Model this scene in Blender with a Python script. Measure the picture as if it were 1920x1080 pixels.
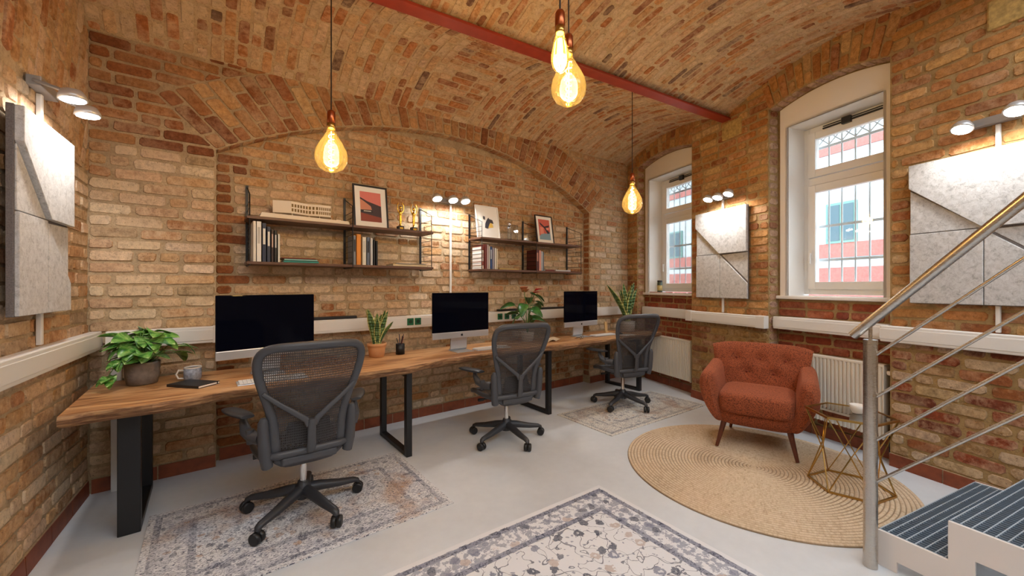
import bpy, bmesh, math, random
from mathutils import Vector, Matrix
rng = random.Random(7)
scene = bpy.context.scene
for o in list(bpy.data.objects): bpy.data.objects.remove(o)
C = scene.collection
PI = math.pi
V = Vector

# ------------------------------------------------------------------ camera, world, exposure
CAM_H, FPX, YAW = 1.43, 740.0, math.radians(37.6)
cd = bpy.data.cameras.new('camera'); cam = bpy.data.objects.new('camera', cd); C.objects.link(cam)
cam.location = (0, 0, CAM_H); cam.rotation_euler = (PI/2, 0, -YAW)
cd.sensor_width = 36; cd.lens = 36*FPX/1920; cd.shift_y = -3/1920; cd.clip_start = .02
scene.camera = cam
w = bpy.data.worlds.new('sky'); scene.world = w; w.use_nodes = True
bg = w.node_tree.nodes['Background']
bg.inputs[0].default_value = (.80, .90, 1, 1); bg.inputs[1].default_value = 5.2
vs = scene.view_settings
vs.view_transform = 'Standard'; vs.look = 'None'; vs.gamma = 1; vs.use_curve_mapping = False
vs.exposure = .3
BULB_W, SPOT_W = 9.0, 10.0

def proj(p):
    s, c = math.sin(YAW), math.cos(YAW)
    xc = p[0]*c-p[1]*s; zc = p[0]*s+p[1]*c
    if zc < .05: return None
    return 960+FPX*xc/zc, 537-FPX*(p[2]-CAM_H)/zc

# ------------------------------------------------------------------ materials
def S(r, g, b):
    f = lambda v: (v/255/12.92) if v/255 <= .04045 else ((v/255+.055)/1.055)**2.4
    return (f(r), f(g), f(b), 1)
class NT:
    def __init__(s, name):
        s.m = bpy.data.materials.new(name); s.m.use_nodes = True
        s.t = s.m.node_tree; s.b = s.t.nodes['Principled BSDF']; s.out = s.t.nodes['Material Output']
    def n(s, typ, ins=None, **kw):
        x = s.t.nodes.new('ShaderNode'+typ)
        for k, v in kw.items(): setattr(x, k, v)
        for k, v in (ins or {}).items(): s.set(x.inputs[k], v)
        return x
    def set(s, sock, v):
        if isinstance(v, bpy.types.NodeSocket): s.t.links.new(v, sock)
        elif isinstance(v, bpy.types.Node): s.t.links.new(v.outputs[0], sock)
        else: sock.default_value = v
    def p(s, **kw):
        for k, v in kw.items(): s.set(s.b.inputs[k.replace('_', ' ')], v)
    def math(s, op, a, b=0, c=0, clamp=False):
        x = s.n('Math', operation=op, use_clamp=clamp); s.set(x.inputs[0], a); s.set(x.inputs[1], b); s.set(x.inputs[2], c); return x.outputs[0]
    def mix(s, f, a, b, bt='MIX'):
        x = s.n('Mix', data_type='RGBA', blend_type=bt); s.set(x.inputs[0], f); s.set(x.inputs[6], a); s.set(x.inputs[7], b); return x.outputs[2]
    def ramp(s, f, stops, interp='LINEAR'):
        x = s.n('ValToRGB'); s.set(x.inputs[0], f); r = x.color_ramp; r.interpolation = interp
        while len(r.elements) < len(stops): r.elements.new(.5)
        for e, (p, c) in zip(r.elements, stops): e.position = p; e.color = c if len(c) == 4 else (*c, 1)
        return x.outputs[0]
    def obj(s, scale=(1, 1, 1), which='Object'):
        tc = s.n('TexCoord'); mp = s.n('Mapping'); s.t.links.new(tc.outputs[which], mp.inputs[0]); mp.inputs['Scale'].default_value = scale; return mp.outputs[0]
    def noise(s, vec, scale, detail=4, rough=.55, dist=0):
        return s.n('TexNoise', {'Vector': vec, 'Scale': scale, 'Detail': detail, 'Roughness': rough, 'Distortion': dist}).outputs[0]
    def bump(s, hgt, strength=.3, dist=.01):
        x = s.n('Bump', {'Height': hgt, 'Strength': strength, 'Distance': dist}); s.set(s.b.inputs['Normal'], x.outputs[0])
MATS = {}
def flat(name, col, rough=.5, metal=0, bump=0, bscale=200, var=0, coat=0):
    if name in MATS: return MATS[name]
    n = NT(name); n.p(Base_Color=col, Roughness=rough, Metallic=metal)
    if coat: n.p(Coat_Weight=coat)
    if bump or var:
        v = n.obj(); nz = n.noise(v, bscale, 3)
        if bump: n.bump(nz, bump, .004)
        if var:
            d = tuple(c*(1-var) for c in col[:3])+(1,); l = tuple(min(1, c*(1+var)) for c in col[:3])+(1,)
            n.p(Base_Color=n.ramp(nz, [(.3, d), (.7, l)]))
    MATS[name] = n.m; return n.m
def emit(name, col, s):
    n = NT(name); n.p(Base_Color=col, Emission_Color=col, Emission_Strength=s); return n.m

def brick_material():
    n = NT('brick'); at = n.n('Attribute', attribute_name='col'); geo = n.n('NewGeometry').outputs['Position']
    n1 = n.noise(geo, 26, 5, .7); n2 = n.noise(geo, 5, 5, .65); n3 = n.noise(geo, 90, 3, .7)
    c = n.mix(n.ramp(n1, [(.32, (0, 0, 0, 1)), (.72, (1, 1, 1, 1))]), n.mix(1, at.outputs['Color'], (.60, .56, .55, 1), 'MULTIPLY'), n.mix(1, at.outputs['Color'], (1.22, 1.2, 1.18, 1), 'MULTIPLY'))
    smear = n.math('MULTIPLY', n.ramp(n.math('ADD', n.math('MULTIPLY', n2, .6), n.math('MULTIPLY', n1, .4)), [(.44, (0, 0, 0, 1)), (.62, (1, 1, 1, 1))]), at.outputs['Alpha'])
    c = n.mix(smear, c, S(206, 180, 148))
    c = n.mix(n.ramp(n3, [(.30, (.75, .75, .75, 1)), (.40, (0, 0, 0, 1))]), c, S(92, 66, 48))
    n.p(Base_Color=c, Roughness=.92)
    n.bump(n.math('ADD', n.math('MULTIPLY', n1, .7), n.math('MULTIPLY', n3, .4)), .75, .012); return n.m
def mortar_material(name, a, b):
    n = NT(name); geo = n.n('NewGeometry').outputs['Position']
    n1 = n.noise(geo, 9, 5, .7); n2 = n.noise(geo, 70, 4, .7)
    c = n.ramp(n1, [(.3, a), (.7, b)]); c = n.mix(n.ramp(n2, [(.3, (.55, .55, .55, 1)), (.5, (0, 0, 0, 1))]), c, S(118, 98, 74))
    n.p(Base_Color=c, Roughness=.95); n.bump(n.math('ADD', n1, n.math('MULTIPLY', n2, .7)), .8, .012); return n.m
BRICK = brick_material()
MORTAR = mortar_material('mortar_buff', S(160, 138, 108), S(196, 172, 138))
MORTAR_V = mortar_material('mortar_vault', S(184, 154, 116), S(212, 186, 150))
MORTAR_R = mortar_material('mortar_ochre', S(148, 122, 80), S(182, 152, 104))

def wood_material(name, stops, sc=(1.2, 14, 14), rough=.45, bump=.15):
    n = NT(name); v = n.obj(sc); n1 = n.noise(v, 1.6, 6, .62, 1.2); n2 = n.noise(n.obj((sc[0]*2, sc[1]*6, sc[2]*6)), 3, 3, .6)
    f = n.math('ADD', n.math('MULTIPLY', n1, .8), n.math('MULTIPLY', n2, .2))
    n.p(Base_Color=n.ramp(f, stops), Roughness=rough); n.bump(f, bump, .003); return n.m
WOOD = wood_material('walnut_slab', [(.30, S(92, 58, 34)), (.42, S(152, 102, 62)), (.50, S(192, 142, 94)), (.60, S(210, 166, 116)), (.72, S(134, 88, 52))], (.9, 9, 9))
BARK = wood_material('live_edge', [(.3, S(70, 46, 30)), (.48, S(136, 96, 64)), (.62, S(186, 146, 102)), (.75, S(110, 76, 50))], (3, 6, 30), .75, .5)
SHELFWOOD = wood_material('dark_shelf_wood', [(.3, S(72, 46, 34)), (.6, S(108, 74, 56)), (.8, S(128, 92, 70))], (2, 30, 30), .5)
LEGWOOD = wood_material('leg_wood', [(.3, S(66, 30, 18)), (.7, S(112, 56, 34))], (20, 20, 2), .4)

def floor_material():
    n = NT('floor_epoxy'); v = n.obj(); n1 = n.noise(v, 1.3, 4, .6); n2 = n.noise(v, 14, 4, .6)
    n.p(Base_Color=n.ramp(n.math('ADD', n.math('MULTIPLY', n1, .7), n.math('MULTIPLY', n2, .3)), [(.3, S(196, 199, 202)), (.7, S(214, 217, 220))]), Roughness=n.ramp(n1, [(.3, (.32, .32, .32, 1)), (.7, (.45, .45, .45, 1))])); n.bump(n2, .05, .003); return n.m
FLOOR = floor_material()
WHITE = flat('white_plastic', S(232, 230, 226), .35)
DUCTM = flat('trunking_white', S(226, 224, 220), .4)
PLASTER = flat('white_plaster', S(236, 232, 226), .8, bump=.1, bscale=60)
PVC = flat('window_white', S(236, 235, 232), .3)
RADM = flat('radiator_enamel', S(226, 220, 206), .35)
BLACK = flat('black_plastic', S(26, 26, 28), .45)
STEELBLACK = flat('black_powder_coat', S(20, 21, 25), .42)
GRAPH = flat('graphite_plastic', S(70, 71, 76), .45)
GRAPH2 = flat('graphite_dark', S(48, 49, 53), .42)
CHROME = flat('chrome', S(215, 215, 215), .18, 1)
STEEL = None
def steel_material():
    n = NT('brushed_steel'); v = n.obj((1, 1, 40)); n1 = n.noise(v, 60, 2)
    n.p(Base_Color=S(196, 190, 182), Metallic=1, Roughness=n.ramp(n1, [(.3, (.22, .22, .22, 1)), (.7, (.36, .36, .36, 1))])); return n.m
STEEL = steel_material()
GOLD = flat('brass_wire', S(186, 150, 84), .28, 1)
GOLDT = flat('gold_award', S(232, 190, 84), .2, 1)
RED_STEEL = flat('oxide_red_paint', S(150, 52, 34), .42, var=.12, bscale=12)
COPPER = flat('copper_socket', S(168, 92, 58), .28, 1)
CORD = flat('cord', S(34, 22, 18), .7)
ALU = flat('aluminium', S(206, 208, 212), .3, .6)
_s = NT('screen_glass'); _s.p(Base_Color=S(6, 8, 20), Roughness=.05, Specular_IOR_Level=.07); SCREEN = _s.m
GREEN = flat('socket_green', S(28, 104, 70), .4)
TILE = NT('terracotta_tile')
_v = TILE.n('NewGeometry').outputs['Position']; _n = TILE.noise(_v, 12, 4)
TILE.p(Base_Color=TILE.ramp(_n, [(.3, S(112, 52, 27)), (.7, S(146, 74, 40))]), Roughness=.5); TILE = TILE.m
GREY_STONE = flat('plant_pot_grey', S(122, 112, 104), .7, bump=.2, bscale=40, var=.2)
TERRA = flat('plant_pot_terracotta', S(206, 152, 104), .75, bump=.1, bscale=60)
WPOT = flat('plant_pot_white', S(216, 208, 198), .5)
SOIL = flat('soil', S(52, 38, 28), .95, bump=.6, bscale=80)
PAPER = flat('paper', S(238, 236, 230), .7)
def felt_material():
    n = NT('grey_felt'); v = n.obj(); n1 = n.noise(v, 30, 6, .75, .6); n2 = n.noise(v, 220, 2)
    n.p(Base_Color=n.ramp(n.math('ADD', n.math('MULTIPLY', n1, .75), n.math('MULTIPLY', n2, .25)), [(.33, S(140, 138, 137)), (.48, S(188, 187, 186)), (.62, S(206, 206, 206))]), Roughness=.95, Sheen_Weight=.2); n.bump(n2, .3, .003); return n.m
FELT = felt_material()
FELT_D = flat('felt_dark_edge', S(112, 106, 104), .95, bump=.3, bscale=180, var=.25)
def boucle_material():
    n = NT('rust_boucle'); v = n.obj(); vo = n.n('TexVoronoi', {'Vector': v, 'Scale': 130}); n1 = n.noise(v, 90, 3, .7)
    f = n.math('ADD', n.math('MULTIPLY', vo.outputs['Distance'], .6), n.math('MULTIPLY', n1, .6))
    n.p(Base_Color=n.ramp(f, [(.25, S(172, 94, 54)), (.55, S(142, 70, 38)), (.8, S(94, 46, 24))]), Roughness=.95, Sheen_Weight=.35, Sheen_Tint=S(220, 130, 90)); n.bump(f, -.7, .008); return n.m
BOUCLE = boucle_material()
def mesh_material():
    n = NT('pellicle_mesh'); v = n.obj(); sep = n.n('SeparateXYZ', {0: v})
    a = n.math('SINE', n.math('MULTIPLY', sep.outputs[0], 700)); b = n.math('SINE', n.math('MULTIPLY', sep.outputs[2], 420))
    f = n.math('GREATER_THAN', n.math('MAXIMUM', a, n.math('SUBTRACT', b, .25)), .15)
    tr = n.n('BsdfTransparent'); n.p(Base_Color=n.ramp(f, [(0, S(40, 40, 44)), (1, S(56, 54, 56))]), Roughness=.6)
    mx = n.n('MixShader'); n.set(mx.inputs[0], n.math('MULTIPLY_ADD', f, .45, .50)); n.set(mx.inputs[1], tr.outputs[0]); n.set(mx.inputs[2], n.b.outputs[0]); n.set(n.out.inputs[0], mx.outputs[0]); return n.m
MESH = mesh_material()
def glassy(name, tint, gl=1.0, rough=.02):
    n = NT(name); tr = n.n('BsdfTransparent', {'Color': tint}); g = n.n('BsdfGlossy', {'Roughness': rough}); fr = n.n('Fresnel', {'IOR': 1.45})
    mx = n.n('MixShader'); n.set(mx.inputs[0], n.math('MULTIPLY', fr, gl)); n.set(mx.inputs[1], tr.outputs[0]); n.set(mx.inputs[2], g.outputs[0]); n.set(n.out.inputs[0], mx.outputs[0]); return n.m
PANE = glassy('window_glass', (.96, .98, .98, 1), .6)
TGLASS = glassy('smoked_table_glass', (.76, .76, .73, 1), 2.2)
def amber_material():
    n = NT('amber_bulb_glass'); tr = n.n('BsdfTransparent', {'Color': (1, .84, .5, 1)}); g = n.n('BsdfGlossy', {'Roughness': .03}); fr = n.n('Fresnel', {'IOR': 1.45}); tl = n.n('BsdfTranslucent', {'Color': (1, .72, .26, 1)})
    m0 = n.n('MixShader', {0: .035}); n.set(m0.inputs[1], tr.outputs[0]); n.set(m0.inputs[2], tl.outputs[0])
    mx = n.n('MixShader'); n.set(mx.inputs[0], fr); n.set(mx.inputs[1], m0.outputs[0]); n.set(mx.inputs[2], g.outputs[0]); n.set(n.out.inputs[0], mx.outputs[0]); return n.m
AMBER = amber_material()
CLEARG = glassy('clear_award_glass', (.9, .93, .95, 1), 2)
FIL = emit('filament_glow', (1, .66, .24, 1), 42)
LED = emit('led_lens', (1, .98, .96, 1), 30)
def leaf_material(name, stops, scale=14):
    n = NT(name); v = n.obj((1, 1, 1)); n1 = n.noise(v, scale, 4, .6, .8)
    n.p(Base_Color=n.ramp(n1, stops), Roughness=.35, Subsurface_Weight=.0); return n.m
POTHOS = leaf_material('variegated_leaf', [(.34, S(50, 108, 40)), (.45, S(96, 156, 66)), (.52, S(150, 190, 104)), (.60, S(218, 226, 180))], 16)
SNAKE = leaf_material('snake_plant_leaf', [(.35, S(32, 66, 38)), (.5, S(62, 104, 56)), (.66, S(128, 152, 92))], 9)
SNAKE_E = flat('snake_plant_margin', S(196, 196, 120), .45)
ANTH = leaf_material('anthurium_leaf', [(.35, S(36, 84, 36)), (.65, S(84, 136, 64))], 8)
STEMG = flat('green_stem', S(84, 124, 60), .5)
REDF = flat('red_spathe', S(196, 40, 54), .35)
ORANGEF = flat('coral_spathe', S(206, 128, 84), .4)

def rug_material(name, hx, hy, base, dark, mid, warm, fade=0.0, sc=1.0):
    n = NT(name); v = n.obj(); sep = n.n('SeparateXYZ', {0: v})
    e = n.math('MINIMUM', n.math('SUBTRACT', hx, n.math('ABSOLUTE', sep.outputs[0])), n.math('SUBTRACT', hy, n.math('ABSOLUTE', sep.outputs[1])))
    def band(a, b): return n.math('MULTIPLY', n.math('GREATER_THAN', e, a), n.math('LESS_THAN', e, b))
    wear = n.noise(v, 3.2, 5, .65); sp = n.noise(v, 95, 3, .75); blo = n.noise(v, 26, 4, .7)
    dv = n.n('VectorMath', operation='ADD'); n.set(dv.inputs[0], v)
    nd = n.n('TexNoise', {'Vector': v, 'Scale': 22, 'Detail': 2}); sc1 = n.n('VectorMath', operation='SCALE'); n.set(sc1.inputs[0], nd.outputs['Color']); sc1.inputs['Scale'].default_value = .035; n.set(dv.inputs[1], sc1.outputs[0])
    vo = n.n('TexVoronoi', {'Vector': dv.outputs[0], 'Scale': 11*sc, 'Randomness': .75}); vo2 = n.n('TexVoronoi', {'Vector': dv.outputs[0], 'Scale': 27*sc, 'Randomness': .9})
    dd = n.math('ADD', vo.outputs['Distance'], n.math('MULTIPLY', n.math('SUBTRACT', blo, .5), .55))
    flower = n.math('LESS_THAN', dd, .30); heart = n.math('LESS_THAN', dd, .10)
    small = n.math('LESS_THAN', n.math('ADD', vo2.outputs['Distance'], n.math('MULTIPLY', n.math('SUBTRACT', blo, .5), .5)), .17)
    vn = n.noise(v, 7*sc, 1, .4, .6); vine = n.math('LESS_THAN', n.math('ABSOLUTE', n.math('SUBTRACT', vn, .5)), .008)
    vn2 = n.noise(dv.outputs[0], 12*sc, 1, .4); vine2 = n.math('LESS_THAN', n.math('ABSOLUTE', n.math('SUBTRACT', vn2, .52)), .009)
    sel = n.n('SeparateColor', {0: vo.outputs['Color']}).outputs[0]
    fcol = n.ramp(sel, [(0, dark), (.45, dark), (.46, mid), (.78, mid), (.79, warm), (1, warm)], 'CONSTANT')
    field = n.mix(n.math('MULTIPLY', n.math('MAXIMUM', vine, vine2), .8), base, dark)
    field = n.mix(n.math('MULTIPLY', small, .75), field, mid)
    field = n.mix(n.math('MULTIPLY', flower, .85), field, fcol)
    field = n.mix(n.math('MULTIPLY', heart, .8), field, base)
    bordc = n.mix(n.math('MULTIPLY', n.math('GREATER_THAN', blo, .5), .7), base, mid)
    bordc = n.mix(n.math('MULTIPLY', flower, .8), bordc, fcol)
    dense = n.mix(n.math('GREATER_THAN', n.math('ADD', n.math('MULTIPLY', sp, .5), n.math('MULTIPLY', blo, .5)), .48), dark, mid)
    c = n.mix(band(.065, .20), field, bordc)
    c = n.mix(n.math('MULTIPLY', n.math('MAXIMUM', band(.035, .068), band(.20, .235)), .9), c, dense)
    c = n.mix(n.math('LESS_THAN', e, .03), c, base)
    wf = n.ramp(n.math('ADD', n.math('MULTIPLY', wear, .55), n.math('MULTIPLY', sp, .45)), [(.42-fade*.06, (0, 0, 0, 1)), (.62-fade*.06, (1, 1, 1, 1))])
    c = n.mix(n.math('MULTIPLY', wf, .28+.4*fade), c, base)
    if fade:
        c = n.mix(n.ramp(n.noise(v, 2.6, 3), [(.54, (0, 0, 0, 1)), (.66, (.6, .6, .6, 1))]), c, warm)
        c = n.mix(n.math('MULTIPLY', n.math('GREATER_THAN', n.noise(n.obj((22, 60, 1)), 2.6, 3, .7), .555), .85), c, dark)
    n.p(Base_Color=c, Roughness=.95); n.bump(sp, .4, .003); return n.m
def jute_material():
    n = NT('jute_braid'); v = n.obj(); sep = n.n('SeparateXYZ', {0: v})
    r = n.math('SQRT', n.math('ADD', n.math('POWER', sep.outputs[0], 2), n.math('POWER', sep.outputs[1], 2)))
    th = n.math('ARCTAN2', sep.outputs[1], sep.outputs[0])
    ring = n.math('FLOOR', n.math('MULTIPLY', r, 40.0))
    cv = n.n('CombineXYZ', {0: n.math('MULTIPLY', n.math('MULTIPLY', th, ring), .35), 1: n.math('MULTIPLY', ring, 3.7)})
    n1 = n.noise(cv.outputs[0], 3.5, 2, .6); n2 = n.noise(v, 120, 3, .7); n3 = n.noise(v, 3, 2)
    f = n.math('ADD', n.math('MULTIPLY', n1, .55), n.math('MULTIPLY', n2, .45))
    c = n.ramp(f, [(.28, S(132, 108, 82)), (.42, S(192, 168, 138)), (.6, S(214, 194, 166)), (.75, S(190, 158, 130))])
    gv = n.math('ABSOLUTE', n.math('SUBTRACT', n.math('FRACT', n.math('MULTIPLY', r, 40.0)), .5))
    c = n.mix(n.ramp(gv, [(.30, (0, 0, 0, 1)), (.46, (.85, .85, .85, 1))]), c, S(118, 94, 68))  # groove shade between the braid rings is painted into the colour
    n.p(Base_Color=n.mix(n.ramp(n3, [(.4, (0, 0, 0, 1)), (.7, (.3, .3, .3, 1))]), c, S(208, 180, 152)), Roughness=.95); n.bump(f, .8, .006); return n.m
def grate_material(): return flat('galvanised_grate', S(176, 188, 198), .5, .35)

# ------------------------------------------------------------------ mesh helpers
class MB:
    def __init__(s): s.v = []; s.f = []; s.sm = []
    def add(s, vs, fs, smooth=False):
        o = len(s.v); s.v += [tuple(p) for p in vs]; s.f += [tuple(i+o for i in f) for f in fs]; s.sm += [smooth]*len(fs); return s
    def box(s, c, size, rz=0, rx=0, ry=0):
        M = Matrix.Translation(c) @ Matrix.Rotation(rz, 4, 'Z') @ Matrix.Rotation(ry, 4, 'Y') @ Matrix.Rotation(rx, 4, 'X')
        hx, hy, hz = [k/2 for k in size]
        vs = [M @ V((x, y, z)) for z in (-hz, hz) for y in (-hy, hy) for x in (-hx, hx)]
        return s.add(vs, [(0, 2, 3, 1), (4, 5, 7, 6), (0, 1, 5, 4), (2, 6, 7, 3), (0, 4, 6, 2), (1, 3, 7, 5)])
    def b2(s, x0, x1, y0, y1, z0, z1): return s.box(((x0+x1)/2, (y0+y1)/2, (z0+z1)/2), (abs(x1-x0), abs(y1-y0), abs(z1-z0)))
    def hexa(s, a):  # 8 corners: bottom 4 ccw, top 4 ccw
        return s.add(a, [(3, 2, 1, 0), (4, 5, 6, 7), (0, 1, 5, 4), (1, 2, 6, 5), (2, 3, 7, 6), (3, 0, 4, 7)])
    def prism(s, poly, ext):  # poly: 3d points, ext: vector
        n = len(poly); e = V(ext); p = [V(q) for q in poly]
        return s.add(p+[q+e for q in p], [tuple(range(n-1, -1, -1)), tuple(range(n, 2*n))]+[(i, (i+1) % n, n+(i+1) % n, n+i) for i in range(n)])
    def loft(s, rings, closed=False, caps=True, smooth=True):
        n = len(rings[0]); m = len(rings); vs = [p for r in rings for p in r]; fs = []
        for i in range(m if closed else m-1):
            j = (i+1) % m
            for k in range(n): fs.append((i*n+k, i*n+(k+1) % n, j*n+(k+1) % n, j*n+k))
        s.add(vs, fs, smooth)
        if caps and not closed:
            s.add(rings[0], [tuple(range(n-1, -1, -1))]); s.add(rings[-1], [tuple(range(n))])
        return s
    def tube(s, pts, r, n=8, closed=False, r2=None, up=None, caps=True):
        pts = [V(p) for p in pts]; m = len(pts); rings = []; prev = None
        for i, p in enumerate(pts):
            if closed: t = pts[(i+1) % m]-pts[i-1]
            else: t = pts[min(i+1, m-1)]-pts[max(i-1, 0)]
            t.normalize()
            if up is not None: ref = V(up)
            elif prev is not None: ref = prev
            else: ref = V((0, 0, 1)) if abs(t.z) < .9 else V((1, 0, 0))
            b = ref-t*ref.dot(t)
            if b.length < 1e-5: b = t.orthogonal()
            b.normalize(); prev = b; a = t.cross(b)
            ra = r[i] if isinstance(r, (list, tuple)) else r
            rb = (r2[i] if isinstance(r2, (list, tuple)) else r2) if r2 is not None else ra
            rings.append([p+a*(ra*math.cos(2*PI*k/n))+b*(rb*math.sin(2*PI*k/n)) for k in range(n)])
        return s.loft(rings, closed, caps)
    def lathe(s, prof, n=24, c=(0, 0, 0), axis='Z'):
        rings = []
        for r, z in prof: rings.append([(c[0]+r*math.cos(2*PI*k/n), c[1]+r*math.sin(2*PI*k/n), c[2]+z) for k in range(n)])
        return s.loft(rings)
    def bar(s, a, b, w, h=None, up=(0, 0, 1)):
        a, b = V(a), V(b); t = (b-a).normalized(); u = V(up)-t*V(up).dot(t)
        if u.length < 1e-4: u = t.orthogonal()
        u.normalize(); x = t.cross(u); h = h or w
        q = [x*(-w/2)-u*(h/2), x*(w/2)-u*(h/2), x*(w/2)+u*(h/2), x*(-w/2)+u*(h/2)]
        return s.add([a+k for k in q]+[b+k for k in q], [(3, 2, 1, 0), (4, 5, 6, 7)]+[(i, (i+1) % 4, 4+(i+1) % 4, 4+i) for i in range(4)])
    def grid(s, fn, nu, nv, smooth=True):
        vs = [fn(i/nu, j/nv) for j in range(nv+1) for i in range(nu+1)]
        return s.add(vs, [(j*(nu+1)+i, j*(nu+1)+i+1, (j+1)*(nu+1)+i+1, (j+1)*(nu+1)+i) for j in range(nv) for i in range(nu)], smooth)
    def build(s, name, mat, parent=None, bevel=0, solid=0, subsurf=0, seg=2, fix=True):
        me = bpy.data.meshes.new(name); me.from_pydata(s.v, [], s.f); me.materials.append(mat)
        me.polygons.foreach_set('use_smooth', s.sm)
        if fix:
            bm = bmesh.new(); bm.from_mesh(me); bmesh.ops.recalc_face_normals(bm, faces=bm.faces); bm.to_mesh(me); bm.free()
        me.update(); o = bpy.data.objects.new(name, me); C.objects.link(o)
        if parent: o.parent = parent
        if solid: m = o.modifiers.new('solid', 'SOLIDIFY'); m.thickness = solid; m.offset = 0
        if bevel: m = o.modifiers.new('bevel', 'BEVEL'); m.width = bevel; m.segments = seg; m.limit_method = 'ANGLE'; m.angle_limit = math.radians(40)
        if subsurf: m = o.modifiers.new('sub', 'SUBSURF'); m.levels = m.render_levels = subsurf
        return o
def tag(o, label=None, cat=None, group=None, kind=None):
    if label: o['label'] = label
    if cat: o['category'] = cat
    if group: o['group'] = group
    if kind: o['kind'] = kind
    return o
def thing(name, label, cat, loc=(0, 0, 0), rz=0, group=None):
    o = bpy.data.objects.new(name, None); C.objects.link(o); o.location = loc; o.rotation_euler = (0, 0, rz); o.empty_display_size = .1
    return tag(o, label, cat, group)
def struct(o): o['kind'] = 'structure'; return o
def copy_tree(o, parent=None):
    c = o.copy(); C.objects.link(c); c.parent = parent
    for ch in list(o.children): copy_tree(ch, c)
    return c
def inst(o, name=None, parent=None, loc=None, rot=None, scale=None):
    c = o.copy(); C.objects.link(c)
    if parent: c.parent = parent
    if loc is not None: c.location = loc
    if rot is not None: c.rotation_euler = rot
    if scale is not None: c.scale = scale
    return c
def light(name, typ, loc, energy, col, parent=None, **kw):
    l = bpy.data.lights.new(name, typ); l.energy = energy; l.color = col
    for k, v in kw.items(): setattr(l, k, v)
    o = bpy.data.objects.new(name, l); C.objects.link(o); o.location = loc
    if parent: o.parent = parent
    return o

# ------------------------------------------------------------------ room frame
YB, NB = 3.93, .12                       # pier plane of desk wall, niche depth
AL, AR = math.radians(4), math.radians(18)
PL0, DL, NL = V((-.66, YB)), V((math.sin(AL), math.cos(AL))), V((math.cos(AL), -math.sin(AL)))
PR0, DR, NR = V((4.93, 2.5)), V((math.sin(AR), math.cos(AR))), V((-math.cos(AR), math.sin(AR)))
def ML(u, z, d): p = PL0+DL*u+NL*d; return V((p.x, p.y, z))
def MR(u, z, d): p = PR0+DR*u+NR*d; return V((p.x, p.y, z))
def MBk(x, z, d): return V((x, YB-d, z))
XC = PR0.x+DR.x*(YB-PR0.y)/DR.y          # back right corner
RD = .14                                 # window recess depth
def Yb(x): return 2.64-.133*(x-.95)
def Yb2(x): return Yb(x)-2.21
def zsb(x): return 3.20+.033*(x+.66)
ZBEAM = 3.41
VA = lambda x: (YB, zsb(x), Yb(x), ZBEAM, .19)
VB = lambda x: (Yb(x), ZBEAM, Yb2(x), ZBEAM, .25)
VC = lambda x: (Yb2(x), ZBEAM, Yb2(x)-.5, ZBEAM+.12, .05)  # unseen ceiling strip past the second beam, added to shade the window wall
def vpt(vf, x, s, d=0):
    y0, z0, y1, z1, r = vf(x); y = y0+(y1-y0)*s; z = z0+(z1-z0)*s+r*4*s*(1-s)
    ty, tz = (y1-y0), (z1-z0)+r*4*(1-2*s); l = math.hypot(ty, tz); ny, nz = -tz/l, ty/l
    if nz > 0: ny, nz = -ny, -nz
    return V((x, y+ny*d, z+nz*d))
def vault_z(x, y):
    for vf in (VA, VB, VC):
        y0, z0, y1, z1, r = vf(x)
        if y1-1e-6 <= y <= y0+.3:
            s = min(1, max(0, (y-y0)/(y1-y0))); return z0+(z1-z0)*s+r*4*s*(1-s)
    return ZBEAM
# niche arch on desk wall
AX0, AX1, ASP, ACR = .05, 4.47, 2.52, 3.12
AXC = (AX0+AX1)/2; AH = (AX1-AX0)/2; ARR = (AH**2+(ACR-ASP)**2)/(2*(ACR-ASP))
def arch_z(x): return ACR-ARR+math.sqrt(max(0, ARR**2-(x-AXC)**2))
AANG = math.asin(AH/ARR)
def ring_pt(t, v):                       # t in [-1,1] along arch, v metres outwards
    a = t*AANG; x = AXC+ARR*math.sin(a); z = ACR-ARR+ARR*math.cos(a); k = t*math.radians(46)
    return x+v*math.sin(k), z+v*math.cos(k)
EXT = [ring_pt(-1+i/40, .5) for i in range(81)]
def ext_x(z, side):                      # outline of the ring at height z
    x0, z0 = ring_pt(side, 0)
    if z <= z0: return x0
    xe, ze = ring_pt(side, .5)
    if z < ze: return x0+(xe-x0)*(z-z0)/(ze-z0)
    seq = EXT[:41] if side < 0 else EXT[:39:-1]
    for (xa, za), (xb, zb) in zip(seq, seq[1:]):
        if za <= z <= zb: return xa+(xb-xa)*(z-za)/(zb-za+1e-9)
    return None
# ------------------------------------------------------------------ brick laying
def pick(pal): return rng.choices([p[0] for p in pal], [p[1] for p in pal])[0]
def bcol(pal, smear=(.2, .9), jit=.12):
    c = pick(pal); k = 1+rng.uniform(-jit, jit)
    return (c[0]*k, c[1]*k*(1+rng.uniform(-.04, .04)), c[2]*k*(.9 if c[2] < .2 else 1.04), rng.uniform(*smear))
PALE = [(S(212, 186, 152), 4), (S(204, 172, 134), 4), (S(196, 158, 120), 3), (S(218, 198, 166), 3), (S(186, 134, 94), 1.4), (S(170, 144, 116), 1)]
WARMB = [(S(192, 148, 104), 4), (S(180, 130, 84), 4), (S(168, 110, 68), 2), (S(200, 162, 120), 2)]
REDB = [(S(150, 92, 54), 4), (S(164, 108, 66), 3), (S(134, 78, 46), 3), (S(174, 124, 82), 2)]
VAULTP = [(S(198, 146, 98), 4), (S(184, 118, 70), 3), (S(208, 170, 126), 5), (S(158, 104, 72), 1.6), (S(124, 94, 78), .7), (S(212, 184, 146), 5)]
RIGHTP = [(S(184, 132, 76), 4), (S(174, 116, 64), 4), (S(194, 148, 92), 3), (S(154, 94, 52), 1.6), (S(198, 162, 114), 1.5)]
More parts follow.
